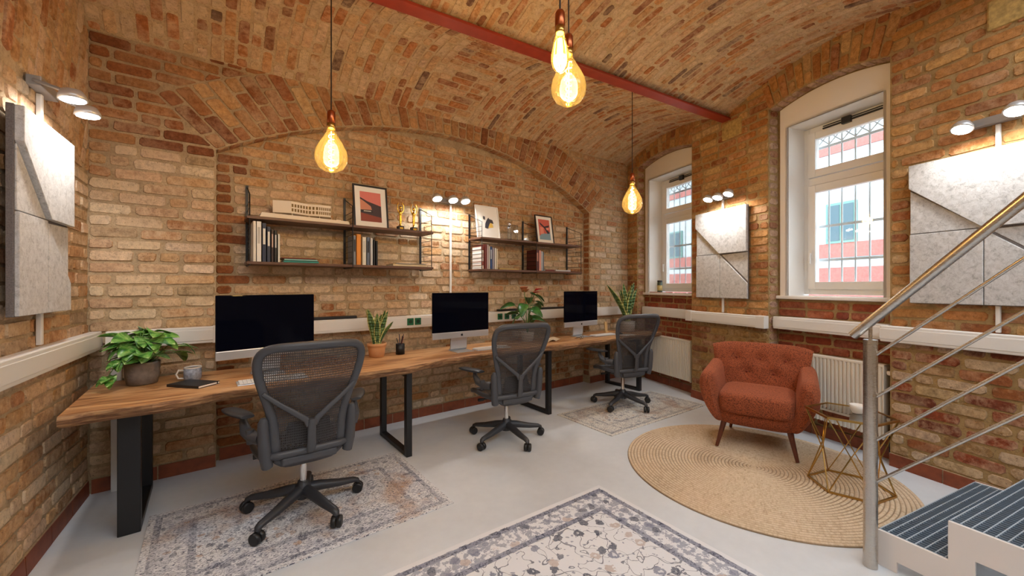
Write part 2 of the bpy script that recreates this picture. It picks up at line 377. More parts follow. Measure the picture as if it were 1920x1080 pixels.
LOWR = [(S(146, 72, 40), 3), (S(158, 96, 56), 3), (S(186, 158, 122), 2), (S(196, 172, 142), 2), (S(122, 60, 38), 2), (S(160, 126, 84), 2)]
FIELDS = {}
def quad_brick(key, M, q, col, proud=(.005, .011), cut=(.006, .02), inset=.007):
    n = len(q); out = []; q = [V((p[0], p[1])) for p in q]
    for i in range(n):
        a, b, c = q[i-1], q[i], q[(i+1) % n]
        k1 = min(rng.uniform(*cut), (a-b).length*.4); k2 = min(rng.uniform(*cut), (c-b).length*.4)
        out.append(b+(a-b).normalized()*k1); out.append(b+(c-b).normalized()*k2)
    out = [p+V((rng.uniform(-.0025, .0025), rng.uniform(-.0025, .0025))) for p in out]
    ctr = sum(out, V((0, 0)))/len(out); d = rng.uniform(*proud); vs = []
    for p in out: vs.append(M(p.x, p.y, -.004))
    for p in out:
        e = ctr-p; e = e*(min(.4, inset/max(1e-4, e.length))); vs.append(M(p.x+e.x, p.y+e.y, d+rng.uniform(-.002, .002)))
    FIELDS.setdefault(key, []).append((vs, 2*n, col, M(ctr.x, ctr.y, d)))
def courses(key, M, z0, z1, spans, colf, ch=.084, j=.017, test=None, hdr=.25, L=.262, **kw):
    z = z0; row = 0
    while z < z1-.02:
        h = ch+rng.uniform(-.003, .003); a, b = z+j/2, z+h-j/2
        sa, sb = spans(a), spans(b)
        if sa and sb and len(sa) == len(sb):
            for (a0, a1), (b0, b1) in zip(sa, sb):
                u = min(a0, b0)-(.0 if row % 2 == 0 else .13)-rng.uniform(0, .04); first = True
                lo, hi = min(a0, b0), max(a1, b1)
                while u < hi-.02:
                    l = L+rng.uniform(-.015, .015) if rng.random() > hdr else .125+rng.uniform(-.01, .012)
                    e = u+l
                    if hi-e < .06: e = hi
                    def cl(uu, s0, s1): return min(max(uu, s0), s1)
                    q = [(cl(u+j/2, a0+.003, a1-.003), a), (cl(e-j/2, a0+.003, a1-.003), a), (cl(e-j/2, b0+.003, b1-.003), b), (cl(u+j/2, b0+.003, b1-.003), b)]
                    wa, wb = q[1][0]-q[0][0], q[2][0]-q[3][0]
                    if wa+wb > .07:
                        if wa < .012: q = [((q[0][0]+q[1][0])/2, a), q[2], q[3]]
                        elif wb < .012: q = [q[0], q[1], ((q[2][0]+q[3][0])/2, b)]
                        cu, cz = sum(p[0] for p in q)/len(q), (a+b)/2
                        if test is None or test(cu, cz):
                            tilt = rng.uniform(-.0035, .0035); q = [(p[0], p[1]+(tilt if p[0] < cu else -tilt)) for p in q]
                            quad_brick(key, M, q, colf(cu, cz), **kw)
                    u = e
        z += h; row += 1
def finish_field(key, parent, limit=300):
    items = FIELDS.get(key, [])
    def score(it):
        ps = [proj(p) for p in it[0][it[1]:]]
        if any(p is None for p in ps): return 0
        if not all(-5 < p[0] < 1925 and -5 < p[1] < 1085 for p in ps): return 0
        xs = [p[0] for p in ps]; n = len(ps)
        return abs(sum(ps[i][0]*ps[(i+1) % n][1]-ps[(i+1) % n][0]*ps[i][1] for i in range(n))/2)
    items = sorted(items, key=score, reverse=True)
    def faces(n, o=0): return [tuple(o+n+i for i in range(n))]+[(o+i, o+(i+1) % n, o+n+(i+1) % n, o+n+i) for i in range(n)]
    def mk(name, vs, fs, cols):
        me = bpy.data.meshes.new(name); me.from_pydata(vs, [], fs); me.materials.append(BRICK)
        at = me.attributes.new('col', 'FLOAT_COLOR', 'POINT'); at.data.foreach_set('color', [x for c in cols for x in c])
        o = bpy.data.objects.new(name, me); C.objects.link(o); o.parent = parent; return o
    for vs, n, col, ctr in items[:limit]:
        o = mk('brick', [p-ctr for p in vs], faces(n), [col]*len(vs)); o.location = ctr
    AV, AF, AC = [], [], []
    for vs, n, col, ctr in items[limit:]:
        AF += faces(n, len(AV)); AV += vs; AC += [col]*len(vs)
    if AV: mk('brick_field', AV, AF, AC)['kind'] = 'stuff'

# ------------------------------------------------------------------ floor, walls, ceiling
m = MB(); m.add([(-1.5, -1.6, 0), (6.2, -1.6, 0), (6.2, 4.3, 0), (-1.5, 4.3, 0)], [(0, 1, 2, 3)]); floor = struct(m.build('floor', FLOOR, fix=False))

# desk wall
m = MB(); TOP = 3.95
def qd(mb, *pts): mb.add(pts, [tuple(range(len(pts)))])
qd(m, MBk(-1.2, 0, 0), MBk(AX0, 0, 0), MBk(AX0, TOP, 0), MBk(-1.2, TOP, 0))
qd(m, MBk(AX1, 0, 0), MBk(6.2, 0, 0), MBk(6.2, TOP, 0), MBk(AX1, TOP, 0))
N = 48
for i in range(N):
    a, b = AX0+(AX1-AX0)*i/N, AX0+(AX1-AX0)*(i+1)/N
    qd(m, MBk(a, arch_z(a), 0), MBk(b, arch_z(b), 0), MBk(b, TOP, 0), MBk(a, TOP, 0))
    qd(m, MBk(a, arch_z(a), 0), MBk(b, arch_z(b), 0), MBk(b, arch_z(b), -NB), MBk(a, arch_z(a), -NB))
qd(m, MBk(AX0, 0, -NB), MBk(AX1, 0, -NB), MBk(AX1, ACR+.05, -NB), MBk(AX0, ACR+.05, -NB))
for x in (AX0, AX1): qd(m, MBk(x, 0, 0), MBk(x, 0, -NB), MBk(x, ASP, -NB), MBk(x, ASP, 0))
wall_back = struct(m.build('wall_back', MORTAR, fix=False))
LX = lambda z: -.655
def c_pier(u, z):
    if z > 2.45: return bcol(REDB, (.05, .6))
    return bcol(PALE, (.35, 1))
def c_niche(u, z):
    if u < .27 and z < 2.5: return bcol(REDB, (0, .3))
    if z > 2.25: return bcol(WARMB, (.3, .95))
    if u > 2.9 and z < 1.5: return bcol(WARMB+PALE, (.3, 1))
    return bcol(PALE if rng.random() < .75 else WARMB, (.35, 1))
def sp_left(z):
    x = ext_x(z, -1); return [(-.655, x)] if x is not None and x > -.6 else [(-.655, .6)]
def sp_right(z):
    x = ext_x(z, 1); return [(x, XC)] if x is not None and x < XC-.05 else [(4.2, XC)]
tb = lambda u, z: z < zsb(u)+.02
courses('back', MBk, .10, 3.45, sp_left, c_pier, test=lambda u, z: tb(u, z) and (z < 2.9 or u < (ext_x(z, -1) or -9)))
courses('back', MBk, .10, 3.45, sp_right, lambda u, z: bcol(PALE if z < 2.6 else WARMB, (.3, .95)), test=lambda u, z: tb(u, z) and (z < 2.9 or u > (ext_x(z, 1) or 99)))
def sp_niche(z):
    if z < ASP: return [(AX0, AX1)]
    if z > ACR-.01: return None
    h = math.sqrt(ARR**2-(z-(ACR-ARR))**2); return [(AXC-h, AXC+h)]
courses('back', lambda u, z, d: MBk(u, z, d-NB), .10, 3.12, sp_niche, c_niche)
# voussoirs
nv = 48
for i in range(nv):
    t0, t1 = -1+2*i/nv, -1+2*(i+1)/nv; g = .006/(AANG*ARR)
    cuts = [0, .25, .5] if i % 2 else [0, .125, .375, .5]
    for v0, v1 in zip(cuts, cuts[1:]):
        M = lambda u, v, d: (lambda p: MBk(p[0], p[1], d))(ring_pt(u/ARR/AANG, v))
        k = ARR*AANG; q = [((t0+g)*k, v0+.006), ((t1-g)*k, v0+.006), ((t1-g)*k, v1-.006), ((t0+g)*k, v1-.006)]
        x, z = ring_pt((t0+t1)/2, (v0+v1)/2)
        if z < zsb(x)+.1: quad_brick('back', M, q, bcol(REDB+WARMB, (.1, .7)))
    # soffit bricks
    M = lambda u, v, d: (lambda a, b: V((AXC+ARR*math.sin(a)-math.sin(a)*d, YB+v, ACR-ARR+(ARR-d)*math.cos(a))))(u/ARR, 0)
    k = ARR*AANG; quad_brick('back', M, [((t0+g)*k, .006), ((t1-g)*k, .006), ((t1-g)*k, NB-.006), ((t0+g)*k, NB-.006)], bcol(WARMB, (.2, .7)), proud=(.003, .006))
# right jamb of the niche
courses('back', lambda u, z, d: V((AX1-d, YB+u, z)), .10, 2.5, lambda z: [(0.004, NB)], lambda u, z: bcol(REDB, (.1, .5)), L=.118, hdr=0, proud=(.003, .006))
finish_field('back', wall_back)

# left wall
m = MB(); qd(m, ML(-5.6, 0, 0), ML(.3, 0, 0), ML(.3, TOP, 0), ML(-5.6, TOP, 0)); wall_left = struct(m.build('wall_left', MORTAR, fix=False))
LAC, LAR = -1.75, 4.6                    # relieving arch on the side wall
LAZ = 2.56-LAR
def la_z(u): return LAZ+math.sqrt(LAR**2-(u-LAC)**2)
def sp_l(z):
    if z < la_z(0)-.005: return [(-4.0, 0)]
    return None
courses('left', ML, .10, la_z(0), sp_l, lambda u, z: bcol(PALE+WARMB[:2], (.35, 1)))
zz = la_z(0)+.0
for k in range(3):
    z0 = la_z(0)+k*.077; hh = lambda z: (math.sqrt(max(0, LAR**2-(z-LAZ)**2)))
    if z0 < LAZ+LAR-.05: courses('left', ML, z0, z0+.077, lambda z: [(max(-4, LAC-hh(z)), LAC+hh(z))], lambda u, z: bcol(PALE+WARMB[:2], (.3, 1)))
da = .079/LAR
a = -.5
while a < .5:
    for r0, r1 in ((0, .25), (.26, .38), (.39, .64), (.65, .9)) if int(a/da) % 2 else ((0, .12), (.13, .38), (.39, .51), (.52, .77), (.78, 1.03)):
        M = lambda uu, v, d: (lambda th: ML(LAC+(LAR+v)*math.sin(th*1.35), LAZ+(LAR+v)*math.cos(th*1.35)+.0, d))(uu/LAR/1.35)
        u0 = LAC+(LAR+r0)*math.sin(a)
        z = LAZ+(LAR+r0)*math.cos(a)
        if -3.6 < u0 < .06 and z < 3.7: quad_brick('left', M, [((a*LAR)+.006, r0+.004), ((a+da)*LAR-.006, r0+.004), ((a+da)*LAR-.006, r1-.004), (a*LAR+.006, r1-.004)], bcol(PALE[:3]+WARMB, (.4, 1)))
    a += da
finish_field('left', wall_left)

# window wall
W1, W2 = (.142, 1.255), (-1.938, -.91)
WSP, WCR = 3.275, 3.36
def rec_z(u, wdw):
    c, hw = (wdw[0]+wdw[1])/2, (wdw[1]-wdw[0])/2; return WSP+(WCR-WSP)*(1-((u-c)/hw)**2)
OPEN = {}
m = MB()
for a, b in ((W1[1], 1.75), (W2[1], W1[0]), (-4.4, W2[0])): qd(m, MR(a, 0, 0), MR(b, 0, 0), MR(b, TOP, 0), MR(a, TOP, 0))
for wdw in (W1, W2):
    N = 16
    for i in range(N):
        a, b = [wdw[0]+(wdw[1]-wdw[0])*(i+k)/N for k in (0, 1)]
        qd(m, MR(a, rec_z(a, wdw), 0), MR(b, rec_z(b, wdw), 0), MR(b, TOP, 0), MR(a, TOP, 0))
        qd(m, MR(a, rec_z(a, wdw), 0), MR(b, rec_z(b, wdw), 0), MR(b, rec_z(b, wdw), -RD), MR(a, rec_z(a, wdw), -RD))
    for u in wdw: qd(m, MR(u, 0, 0), MR(u, 0, -RD), MR(u, WSP, -RD), MR(u, WSP, 0))
    o0, o1 = wdw[0]+.11, wdw[1]-.11
    qd(m, MR(wdw[0], 0, -RD), MR(wdw[1], 0, -RD), MR(wdw[1], 1.31, -RD), MR(wdw[0], 1.31, -RD))
    qd(m, MR(wdw[0], 1.31, -RD), MR(o0, 1.31, -RD), MR(o0, 3.5, -RD), MR(wdw[0], 3.5, -RD))
    qd(m, MR(o1, 1.31, -RD), MR(wdw[1], 1.31, -RD), MR(wdw[1], 3.5, -RD), MR(o1, 3.5, -RD))
    qd(m, MR(o0, 3.07, -RD), MR(o1, 3.07, -RD), MR(o1, 3.5, -RD), MR(o0, 3.5, -RD))
wall_right = struct(m.build('wall_right', MORTAR_R, fix=False))
def c_right(u, z):
    if z < .98 and u < -1.9: return bcol(LOWR, (.2, 1))
    if z < 1.0: return bcol([(S(160, 126, 76), 4), (S(150, 104, 60), 3), (S(136, 82, 48), 2)], (.1, .6))
    return bcol(RIGHTP, (.05, .55))
tr = lambda u, z: z < vault_z(*MR(u, 0, 0).xy)+.03
big = dict(cut=(.008, .024), ch=.084, j=.017)
RINGH = .3
def ringtop(u, wdw): return rec_z(min(max(u, wdw[0]), wdw[1]), wdw)
for a, b in ((W2[1], W1[0]), (-4.0, W2[0]), (W1[1], (XC-PR0.x)/DR.x)):
    courses('right', MR, .10, 3.75, lambda z: [(a, b)], c_right, test=tr, **big)
for wdw in (W1, W2):
    courses('right', lambda u, z, d: MR(u, z, d-RD), .10, 1.30, lambda z: [wdw], lambda u, z: bcol([(S(142, 66, 36), 4), (S(156, 80, 44), 3), (S(128, 54, 32), 2)], (0, .3)))
    # soldier ring over the recess
    n = 14
    for i in range(n):
        a, b = [wdw[0]+(wdw[1]-wdw[0])*(i+k)/n for k in (0, 1)]
        c = (wdw[0]+wdw[1])/2; f0, f1 = (a-c)*.22, (b-c)*.22
        for v0, v1 in ((0, .25), (.26, .38)) if i % 2 else ((0, .12), (.13, .38)):
            q = [(a+.006+f0*v0/.38, rec_z(a, wdw)+v0+.005), (b-.006+f1*v0/.38, rec_z(b, wdw)+v0+.005), (b-.006+f1*v1/.38, rec_z(b, wdw)+v1-.005), (a+.006+f0*v1/.38, rec_z(a, wdw)+v1-.005)]
            if tr((a+b)/2, q[0][1]+.06): quad_brick('right', MR, q, bcol(RIGHTP, (0, .3)))
        Ms = lambda u, v, d: MR(u, rec_z(u, wdw)-d, -v)
        quad_brick('right', Ms, [(a+.005, .005), (b-.005, .005), (b-.005, RD-.005), (a+.005, RD-.005)], bcol([(S(176, 142, 124), 3), (S(150, 106, 84), 2)], (.4, 1)), proud=(.003, .006))
    courses('right', lambda u, z, d: MR(wdw[1]-d, z, -u), .10, WSP, lambda z: [(.004, RD)], lambda u, z: bcol([(S(186, 152, 128), 3), (S(164, 118, 92), 3), (S(146, 84, 54), 2)], (.3, 1)), L=.136, hdr=0, proud=(.004, .009), cut=(.012, .03))
finish_field('right', wall_right)

# vaulted ceiling
m = MB(); NX, NS = 30, 12
for vf, ns in ((VA, 12), (VB, 14), (VC, 4)):
    m.grid(lambda a, b: vpt(vf, -1.3+7.4*a, b), NX, ns)
ceiling = struct(m.build('ceiling', MORTAR_V, fix=False))
def wall_x(y): return (PL0.x+DL.x*(y-PL0.y)/DL.y, PR0.x+DR.x*(y-PR0.y)/DR.y)
def lay_vault(vf, Lm, xa, xb, cross, hh=.084, j=.017):
    x = xa; row = 0
    while x < xb:
        h = hh+rng.uniform(-.003, .003)
        u = -(.13 if row % 2 else 0)-rng.uniform(0, .06)
        while u < Lm-.03:
            e = min(Lm, u+(.25+rng.uniform(-.02, .02) if rng.random() > .35 else .125))
            if Lm-e < .05: e = Lm
            uu = max(u, 0)
            if e-uu > .05:
                def M(a, b, d): return vpt(vf, b, min(1, max(0, a/Lm)), d)
                c = M((uu+e)/2, x+h/2, 0); wx = wall_x(c.y)
                if wx[0]-.02 < c.x < wx[1]+.03 and not (cross and cross[0] < c.x < cross[1]):
                    quad_brick('vault', M, [(uu+j/2, x+j/2), (e-j/2, x+j/2), (e-j/2, x+h-j/2), (uu+j/2, x+h-j/2)], bcol(VAULTP, (.25, 1)), proud=(.002, .008))
            u = e
        x += h; row += 1
lay_vault(VA, 1.55, -.75, 1.78, None)
lay_vault(VA, 1.55, 2.36, 5.6, None, .068, .02)
lay_vault(VB, 2.35, -1.0, 5.2, None, .070, .02)
u = 0; row = 0
while u < 1.5:
    x = 1.78
    e = u+.079
    while x < 2.34:
        x2 = min(2.36, x+(.25 if rng.random() > .3 else .125)-(.12 if row % 2 and x == 1.78 else 0))
        if 2.36-x2 < .05: x2 = 2.36
        quad_brick('vault', lambda a, b, d: vpt(VA, b, min(1, max(0, a/1.55)), d), [(u+.007, x+.007), (e-.007, x+.007), (e-.007, x2-.007), (u+.007, x2-.007)], bcol(VAULTP, (.4, 1)), proud=(.002, .008))
        x = x2
    u = e; row += 1
finish_field('vault', ceiling)
# steel beams of the vault
for yf, lab in ((Yb, 'oxide red steel beam crossing the brick vault above the hanging bulbs'), (Yb2, 'oxide red steel beam over the foot of the stairs')):
    b = thing('steel_beam', lab, 'beam')
    xa, xb = -.72, PR0.x+DR.x*(yf(4.7)-PR0.y)/DR.y+.06
    m = MB(); m.bar((xa, yf(xa), 3.372), (xb, yf(xb), 3.372), .115, .022); m.build('bottom_flange', RED_STEEL, b, bevel=.003)
    m = MB(); m.bar((xa, yf(xa), 3.43), (xb, yf(xb), 3.43), .014, .10); m.build('web', RED_STEEL, b)
STONE = flat('padstone', S(178, 150, 92), .95, bump=.8, bscale=35, var=.3)
for u, lab in ((-.47, 'ochre padstone in the brick wall under the red beam end beside the window'), (-2.60, 'ochre padstone in the brick wall above the two wall spotlights')):
    m = MB(); c = MR(u, 3.24, .006); m.box(c, (.03, .26, .2), rz=-AR); tag(m.build('padstone', STONE, bevel=.012), lab, 'padstone')

# unseen rear wall added behind the camera to keep light off the ceiling
m = MB(); qd(m, (-1.6, -1.6, 0), (5.2, -1.6, 0), (5.2, -1.6, 3.4), (-1.6, -1.6, 3.4)); struct(m.build('wall_added', MORTAR, fix=False))
# baseboards of terracotta tiles
def baseboard(name, runs):
    root = None
    m = MB()
    for M, a, b in runs:
        m.hexa([M(a, 0, 0), M(b, 0, 0), M(b, 0, .012), M(a, 0, .012), M(a, .1, 0), M(b, .1, 0), M(b, .1, .012), M(a, .1, .012)])
    root = struct(m.build(name, MORTAR))
    for M, a, b in runs:
        n = max(1, round((b-a)/.30)); l = (b-a)/n
        for i in range(n):
            x0, x1 = a+i*l+.004, a+(i+1)*l-.004; d = .019+rng.uniform(-.002, .002); z1 = .098+rng.uniform(-.002, .002)
            t = MB(); t.hexa([M(x0, 0.001, 0.002), M(x1, 0.001, 0.002), M(x1, 0.001, d), M(x0, 0.001, d), M(x0, z1, 0.002), M(x1, z1, 0.002), M(x1, z1, d-.003), M(x0, z1, d-.003)]); t.build('tile', TILE, root)
baseboard('baseboard_left', [(ML, -3.4, -.02)])
baseboard('baseboard_back', [(MBk, -.64, AX0), (lambda u, z, d: MBk(u, z, d-NB), AX0+.02, AX1-.02), (MBk, AX1, XC-.03)])
baseboard('baseboard_right', [(MR, -3.2, W2[0]), (lambda u, z, d: MR(u, z, d-RD), W2[0]+.02, W2[1]-.02), (MR, W2[1], W1[0]), (lambda u, z, d: MR(u, z, d-RD), W1[0]+.02, W1[1]-.02)])

# ------------------------------------------------------------------ windows
def window(name, wdw, grille_label):
    W = lambda u, z, d: MR(u, z, d-RD)
    l0, l1 = wdw[0]+.035, wdw[1]-.03; o0, o1 = wdw[0]+.11, wdw[1]-.105; zt = 3.07; zs = 1.335
    top = lambda u: rec_z(u, wdw)-.014
    m = MB(); T = .012; N = 14
    for i in range(N):
        a, b = [l0+(l1-l0)*(i+k)/N for k in (0, 1)]
        m.hexa([W(a, zt, 0), W(b, zt, 0), W(b, zt, T), W(a, zt, T), W(a, top(a), 0), W(b, top(b), 0), W(b, top(b), T), W(a, top(a), T)])
    for a, b in ((l0, o0), (o1, l1)): m.hexa([W(a, zs, 0), W(b, zs, 0), W(b, zs, T), W(a, zs, T), W(a, zt, 0), W(b, zt, 0), W(b, zt, T), W(a, zt, T)])
    F = -.24   # frame plane
    for a, sgn in ((o0, -1), (o1, 1)):
        m.hexa([W(a, zs, T), W(a+.02*sgn, zs, T), W(a+.02*sgn, zs, F-.07), W(a, zs, F-.07), W(a, zt, T), W(a+.02*sgn, zt, T), W(a+.02*sgn, zt, F-.07), W(a, zt, F-.07)])
    m.hexa([W(o0, zt, T), W(o1, zt, T), W(o1, zt, F-.07), W(o0, zt, F-.07), W(o0, zt+.02, T), W(o1, zt+.02, T), W(o1, zt+.02, F-.07), W(o0, zt+.02, F-.07)])
    win = struct(m.build(name, PLASTER)); win['label'] = 'white plastered reveal of ' + name
    def hbar(mb, a, b, z0, z1, d0, d1): mb.hexa([W(a, z0, d0), W(b, z0, d0), W(b, z0, d1), W(a, z0, d1), W(a, z1, d0), W(b, z1, d0), W(b, z1, d1), W(a, z1, d1)])
    def rect(mb, a, b, z0, z1, t, d0, d1):
        hbar(mb, a, a+t, z0, z1, d0, d1); hbar(mb, b-t, b, z0, z1, d0, d1); hbar(mb, a+t, b-t, z0, z0+t, d0, d1); hbar(mb, a+t, b-t, z1-t, z1, d0, d1)
    m = MB(); rect(m, o0, o1, zs+.012, zt-.005, .055, F-.06, F); hbar(m, o0+.05, o1-.05, 2.47, 2.545, F-.06, F); m.build('window_frame', PVC, win, bevel=.004)
    for z0, z1 in ((1.40, 2.465), (2.55, 3.01)):
        m = MB(); rect(m, o0+.045, o1-.045, z0, z1, .075, F-.045, F+.018); sash = m.build('sash', PVC, win, bevel=.005)
        m = MB(); hbar(m, o0+.115, o1-.115, z0+.07, z1-.07, F-.012, F-.006); m.build('pane', PANE, sash)
    m = MB(); hbar(m, o1-.10, o1-.068, 1.72, 1.80, F+.018, F+.028); hbar(m, o1-.094, o1-.074, 1.66, 1.775, F+.04, F+.056); hbar(m, o1-.09, o1-.078, 1.755, 1.772, F+.02, F+.05); h = m.build('handle', PVC, win, bevel=.004)
    m = MB(); hbar(m, wdw[0]+.015, wdw[1]-.005, zs-.035, zs, -.24, .045); m.build('window_sill', PVC, win, bevel=.008)
    m = MB(); hbar(m, o0+.12, o1-.20, 3.005, 3.02, F+.02, F+.035); hbar(m, o0+.12, o1-.20, 3.03, 3.04, F+.02, F+.03); hbar(m, (o0+o1)/2-.045, (o0+o1)/2+.03, 2.985, 3.05, F+.018, F+.05); m.build('fanlight_opener', BLACK, win, bevel=.003)
    # iron grille outside
    g = thing('window_grille', grille_label, 'grille')
    d = -.36; k = 0; u = o0+.06; gm = flat('grille_grey', S(206, 212, 216), .5)
    while u < o1-.03:
        m = MB(); m.tube([W(u, 1.36, d), W(u, 3.06, d)], .008, 6); m.build('bar', gm, g); u += .117
    for z in (1.42, 1.70, 2.05, 2.42, 2.60, 2.87):
        m = MB(); hbar(m, o0, o1, z-.012, z+.012, d-.006, d+.006); m.build('rail', gm, g)
    u = o0+.06
    while u < o1-.06:
        m = MB(); m.tube([W(u, 2.885, d), W(u+.117, 3.0, d)], .006, 6); m.tube([W(u+.117, 2.885, d), W(u, 3.0, d)], .006, 6); m.build('scrollwork', gm, g); u += .117
    m = MB(); hbar(m, o0, o1, 2.995, 3.015, d-.006, d+.006); m.build('rail', gm, g)
window('window_1', W1, 'iron security grille outside the window behind the plant corner')
window('window_2', W2, 'iron security grille outside the window beside the large felt panel')

# building across the yard
bt = thing('building', 'white rendered building with red brick bands seen through the barred windows', 'building')
fw = flat('render_white', S(176, 184, 186), .9); fr_ = flat('facade_brick', S(162, 100, 92), .9, var=.15, bscale=20); fg = flat('facade_green', S(96, 132, 124), .6)
OF = -7.0
def fbox(a, b, z0, z1, d0, d1, name, mt, par=bt):
    mb = MB(); mb.hexa([MR(a, z0, d0), MR(b, z0, d0), MR(b, z0, d1), MR(a, z0, d1), MR(a, z1, d0), MR(b, z1, d0), MR(b, z1, d1), MR(a, z1, d1)]); return mb.build(name, mt, par)
fbox(-3, 22, -.5, 8.2, OF-.5, OF, 'wall', fw)
fbox(-3, 22, -.5, 1.9, OF, OF+.04, 'brick_band', fr_); fbox(-3, 22, 2.15, 2.5, OF, OF+.04, 'brick_band', fr_); fbox(-3, 22, 4.75, 5.0, OF, OF+.04, 'brick_band', fr_); fbox(-3, 22, 5.25, 5.5, OF, OF+.04, 'brick_band', fr_)
for u0 in (-.6, 2.2, 5.0, 7.8, 10.6, 13.4):
    f = fbox(u0, u0+.66, 2.5, 3.5, OF, OF+.06, 'window', fg)
    for k in (0, 1): fbox(u0+.05+k*.3, u0+.31+k*.3, 2.56, 3.44, OF+.06, OF+.07, 'pane', flat('far_pane', S(60, 84, 92), .2), f)
m = MB(); m.add([MR(-6, -.3, -.6), MR(24, -.3, -.6), MR(24, -.3, OF), MR(-6, -.3, OF)], [(0, 1, 2, 3)]); tag(m.build('yard_paving', flat('yard', S(190, 188, 184), .9), fix=False), kind='structure')

# ------------------------------------------------------------------ cable trunking
def duct(name, label, runs, joints=()):
    t = thing(name, label, 'cable duct')
    DZ0, DZ1 = .992, 1.118
    for M, a, b, dd in runs:
        m = MB(); m.hexa([M(a, DZ0, 0.012), M(b, DZ0, 0.012), M(b, DZ0, dd), M(a, DZ0, dd), M(a, DZ1, 0.012), M(b, DZ1, 0.012), M(b, DZ1, dd), M(a, DZ1, dd)]); body = m.build('body', DUCTM, t, bevel=.006)
        m = MB(); m.hexa([M(a, DZ0+.022, dd-.001), M(b, DZ0+.022, dd-.001), M(b, DZ0+.022, dd+.0035), M(a, DZ0+.022, dd+.0035), M(a, DZ1-.022, dd-.001), M(b, DZ1-.022, dd-.001), M(b, DZ1-.022, dd+.0035), M(a, DZ1-.022, dd+.0035)]); m.build('lid', DUCTM, body, bevel=.002)
    for M, u, dd in joints:
        m = MB(); m.hexa([M(u-.05, DZ0-.003, .01), M(u+.05, DZ0-.003, .01), M(u+.05, DZ0-.003, dd+.005), M(u-.05, DZ0-.003, dd+.005), M(u-.05, DZ1+.003, .01), M(u+.05, DZ1+.003, .01), M(u+.05, DZ1+.003, dd+.005), M(u-.05, DZ1+.003, dd+.005)]); m.build('corner_piece', DUCTM, t, bevel=.004)
    return t
MN = lambda u, z, d: MBk(u, z, d-NB)
MRW = lambda u, z, d: MR(u, z, d-RD)
DK = .075
duct('cable_duct', 'white trunking running along the left brick wall below the felt panel', [(ML, -3.0, -.004, DK)])
dback = duct('cable_duct', 'long white trunking with green sockets behind the monitors on the desk wall', [(MBk, -.56, AX0+.08, DK), (MN, AX0+.08, AX1-.08, DK+.015), (MBk, AX1-.08, XC-.10, DK)], [(MBk, AX0+.03, DK), (MBk, AX1-.03, DK)])
duct('cable_duct', 'white stepped trunking along the window wall above the radiators', [(MRW, W1[0]+.03, W1[1]-.03, DK), (MR, W2[1]+.0, W1[0]+.03, DK), (MRW, W2[0]+.03, W2[1]-.02, DK+.03), (MR, -3.2, W2[0]+.03, DK)], [(MR, W2[1]+.04, DK), (MR, W1[0]-.02, DK)])
for x in (1.693, 1.777, 2.859, 2.966, 3.076, .40):
    m = MB(); m.b2(x-.035, x+.035, 0, 0, 0, 0) if False else m.hexa([MN(x-.036, 1.02, DK+.017), MN(x+.036, 1.02, DK+.017), MN(x+.036, 1.02, DK+.024), MN(x-.036, 1.02, DK+.024), MN(x-.036, 1.094, DK+.017), MN(x+.036, 1.094, DK+.017), MN(x+.036, 1.094, DK+.024), MN(x-.036, 1.094, DK+.024)])
    s = m.build('socket', GREEN, dback, bevel=.003)
    m = MB()
    q = [MN(x+.02*math.cos(2*PI*k/14), 1.057+.02*math.sin(2*PI*k/14), DK+.0235) for k in range(14)]; m.prism(q, (0, -.002, 0)); m.build('socket_cup', flat('socket_dark', S(14, 52, 36), .5), s)
    m = MB(); m.hexa([MN(x-.042, 1.014, DK+.015), MN(x+.042, 1.014, DK+.015), MN(x+.042, 1.014, DK+.0195), MN(x-.042, 1.014, DK+.0195), MN(x-.042, 1.10, DK+.015), MN(x+.042, 1.10, DK+.015), MN(x+.042, 1.10, DK+.0195), MN(x-.042, 1.10, DK+.0195)]); m.build('socket_plate', WHITE, s)
for a, b, lab in ((.72, 1.15, 'slim black tray lying on the trunking behind the terracotta potted plant'), (2.86, 4.0, 'long black tray lying on the trunking behind the flowering plant')):
    m = MB(); m.hexa([MN(a, 1.12, .018), MN(b, 1.12, .018), MN(b, 1.12, .085), MN(a, 1.12, .085), MN(a, 1.145, .018), MN(b, 1.145, .018), MN(b, 1.145, .085), MN(a, 1.145, .085)]); t = m.build('black_tray', BLACK, bevel=.004); tag(t, lab, 'tray')
def conduit(label, M, u, z0, z1, wd=.022, dp=.02):
    m = MB(); m.hexa([M(u-wd/2, z0, .011), M(u+wd/2, z0, .011), M(u+wd/2, z0, .011+dp), M(u-wd/2, z0, .011+dp), M(u-wd/2, z1, .011), M(u+wd/2, z1, .011), M(u+wd/2, z1, .011+dp), M(u-wd/2, z1, .011+dp)]); tag(m.build('cable_conduit', DUCTM, bevel=.003), label, 'conduit')
conduit('thin white conduit rising to the three spotlights between the shelves', MN, 2.21, 1.12, 2.37)
conduit('wide white conduit going down to the floor under the desk corner', MBk, -.51, .0, .99, .052, .05)
conduit('thin white conduit behind the felt panel between the windows', MR, -.36, 1.125, 2.445)
conduit('thin white conduit behind the large felt panel by the stairs', MR, -2.525, 1.125, 2.50)
conduit('thin white conduit behind the felt panel on the left wall', ML, -.80, 1.125, 2.43, .03)

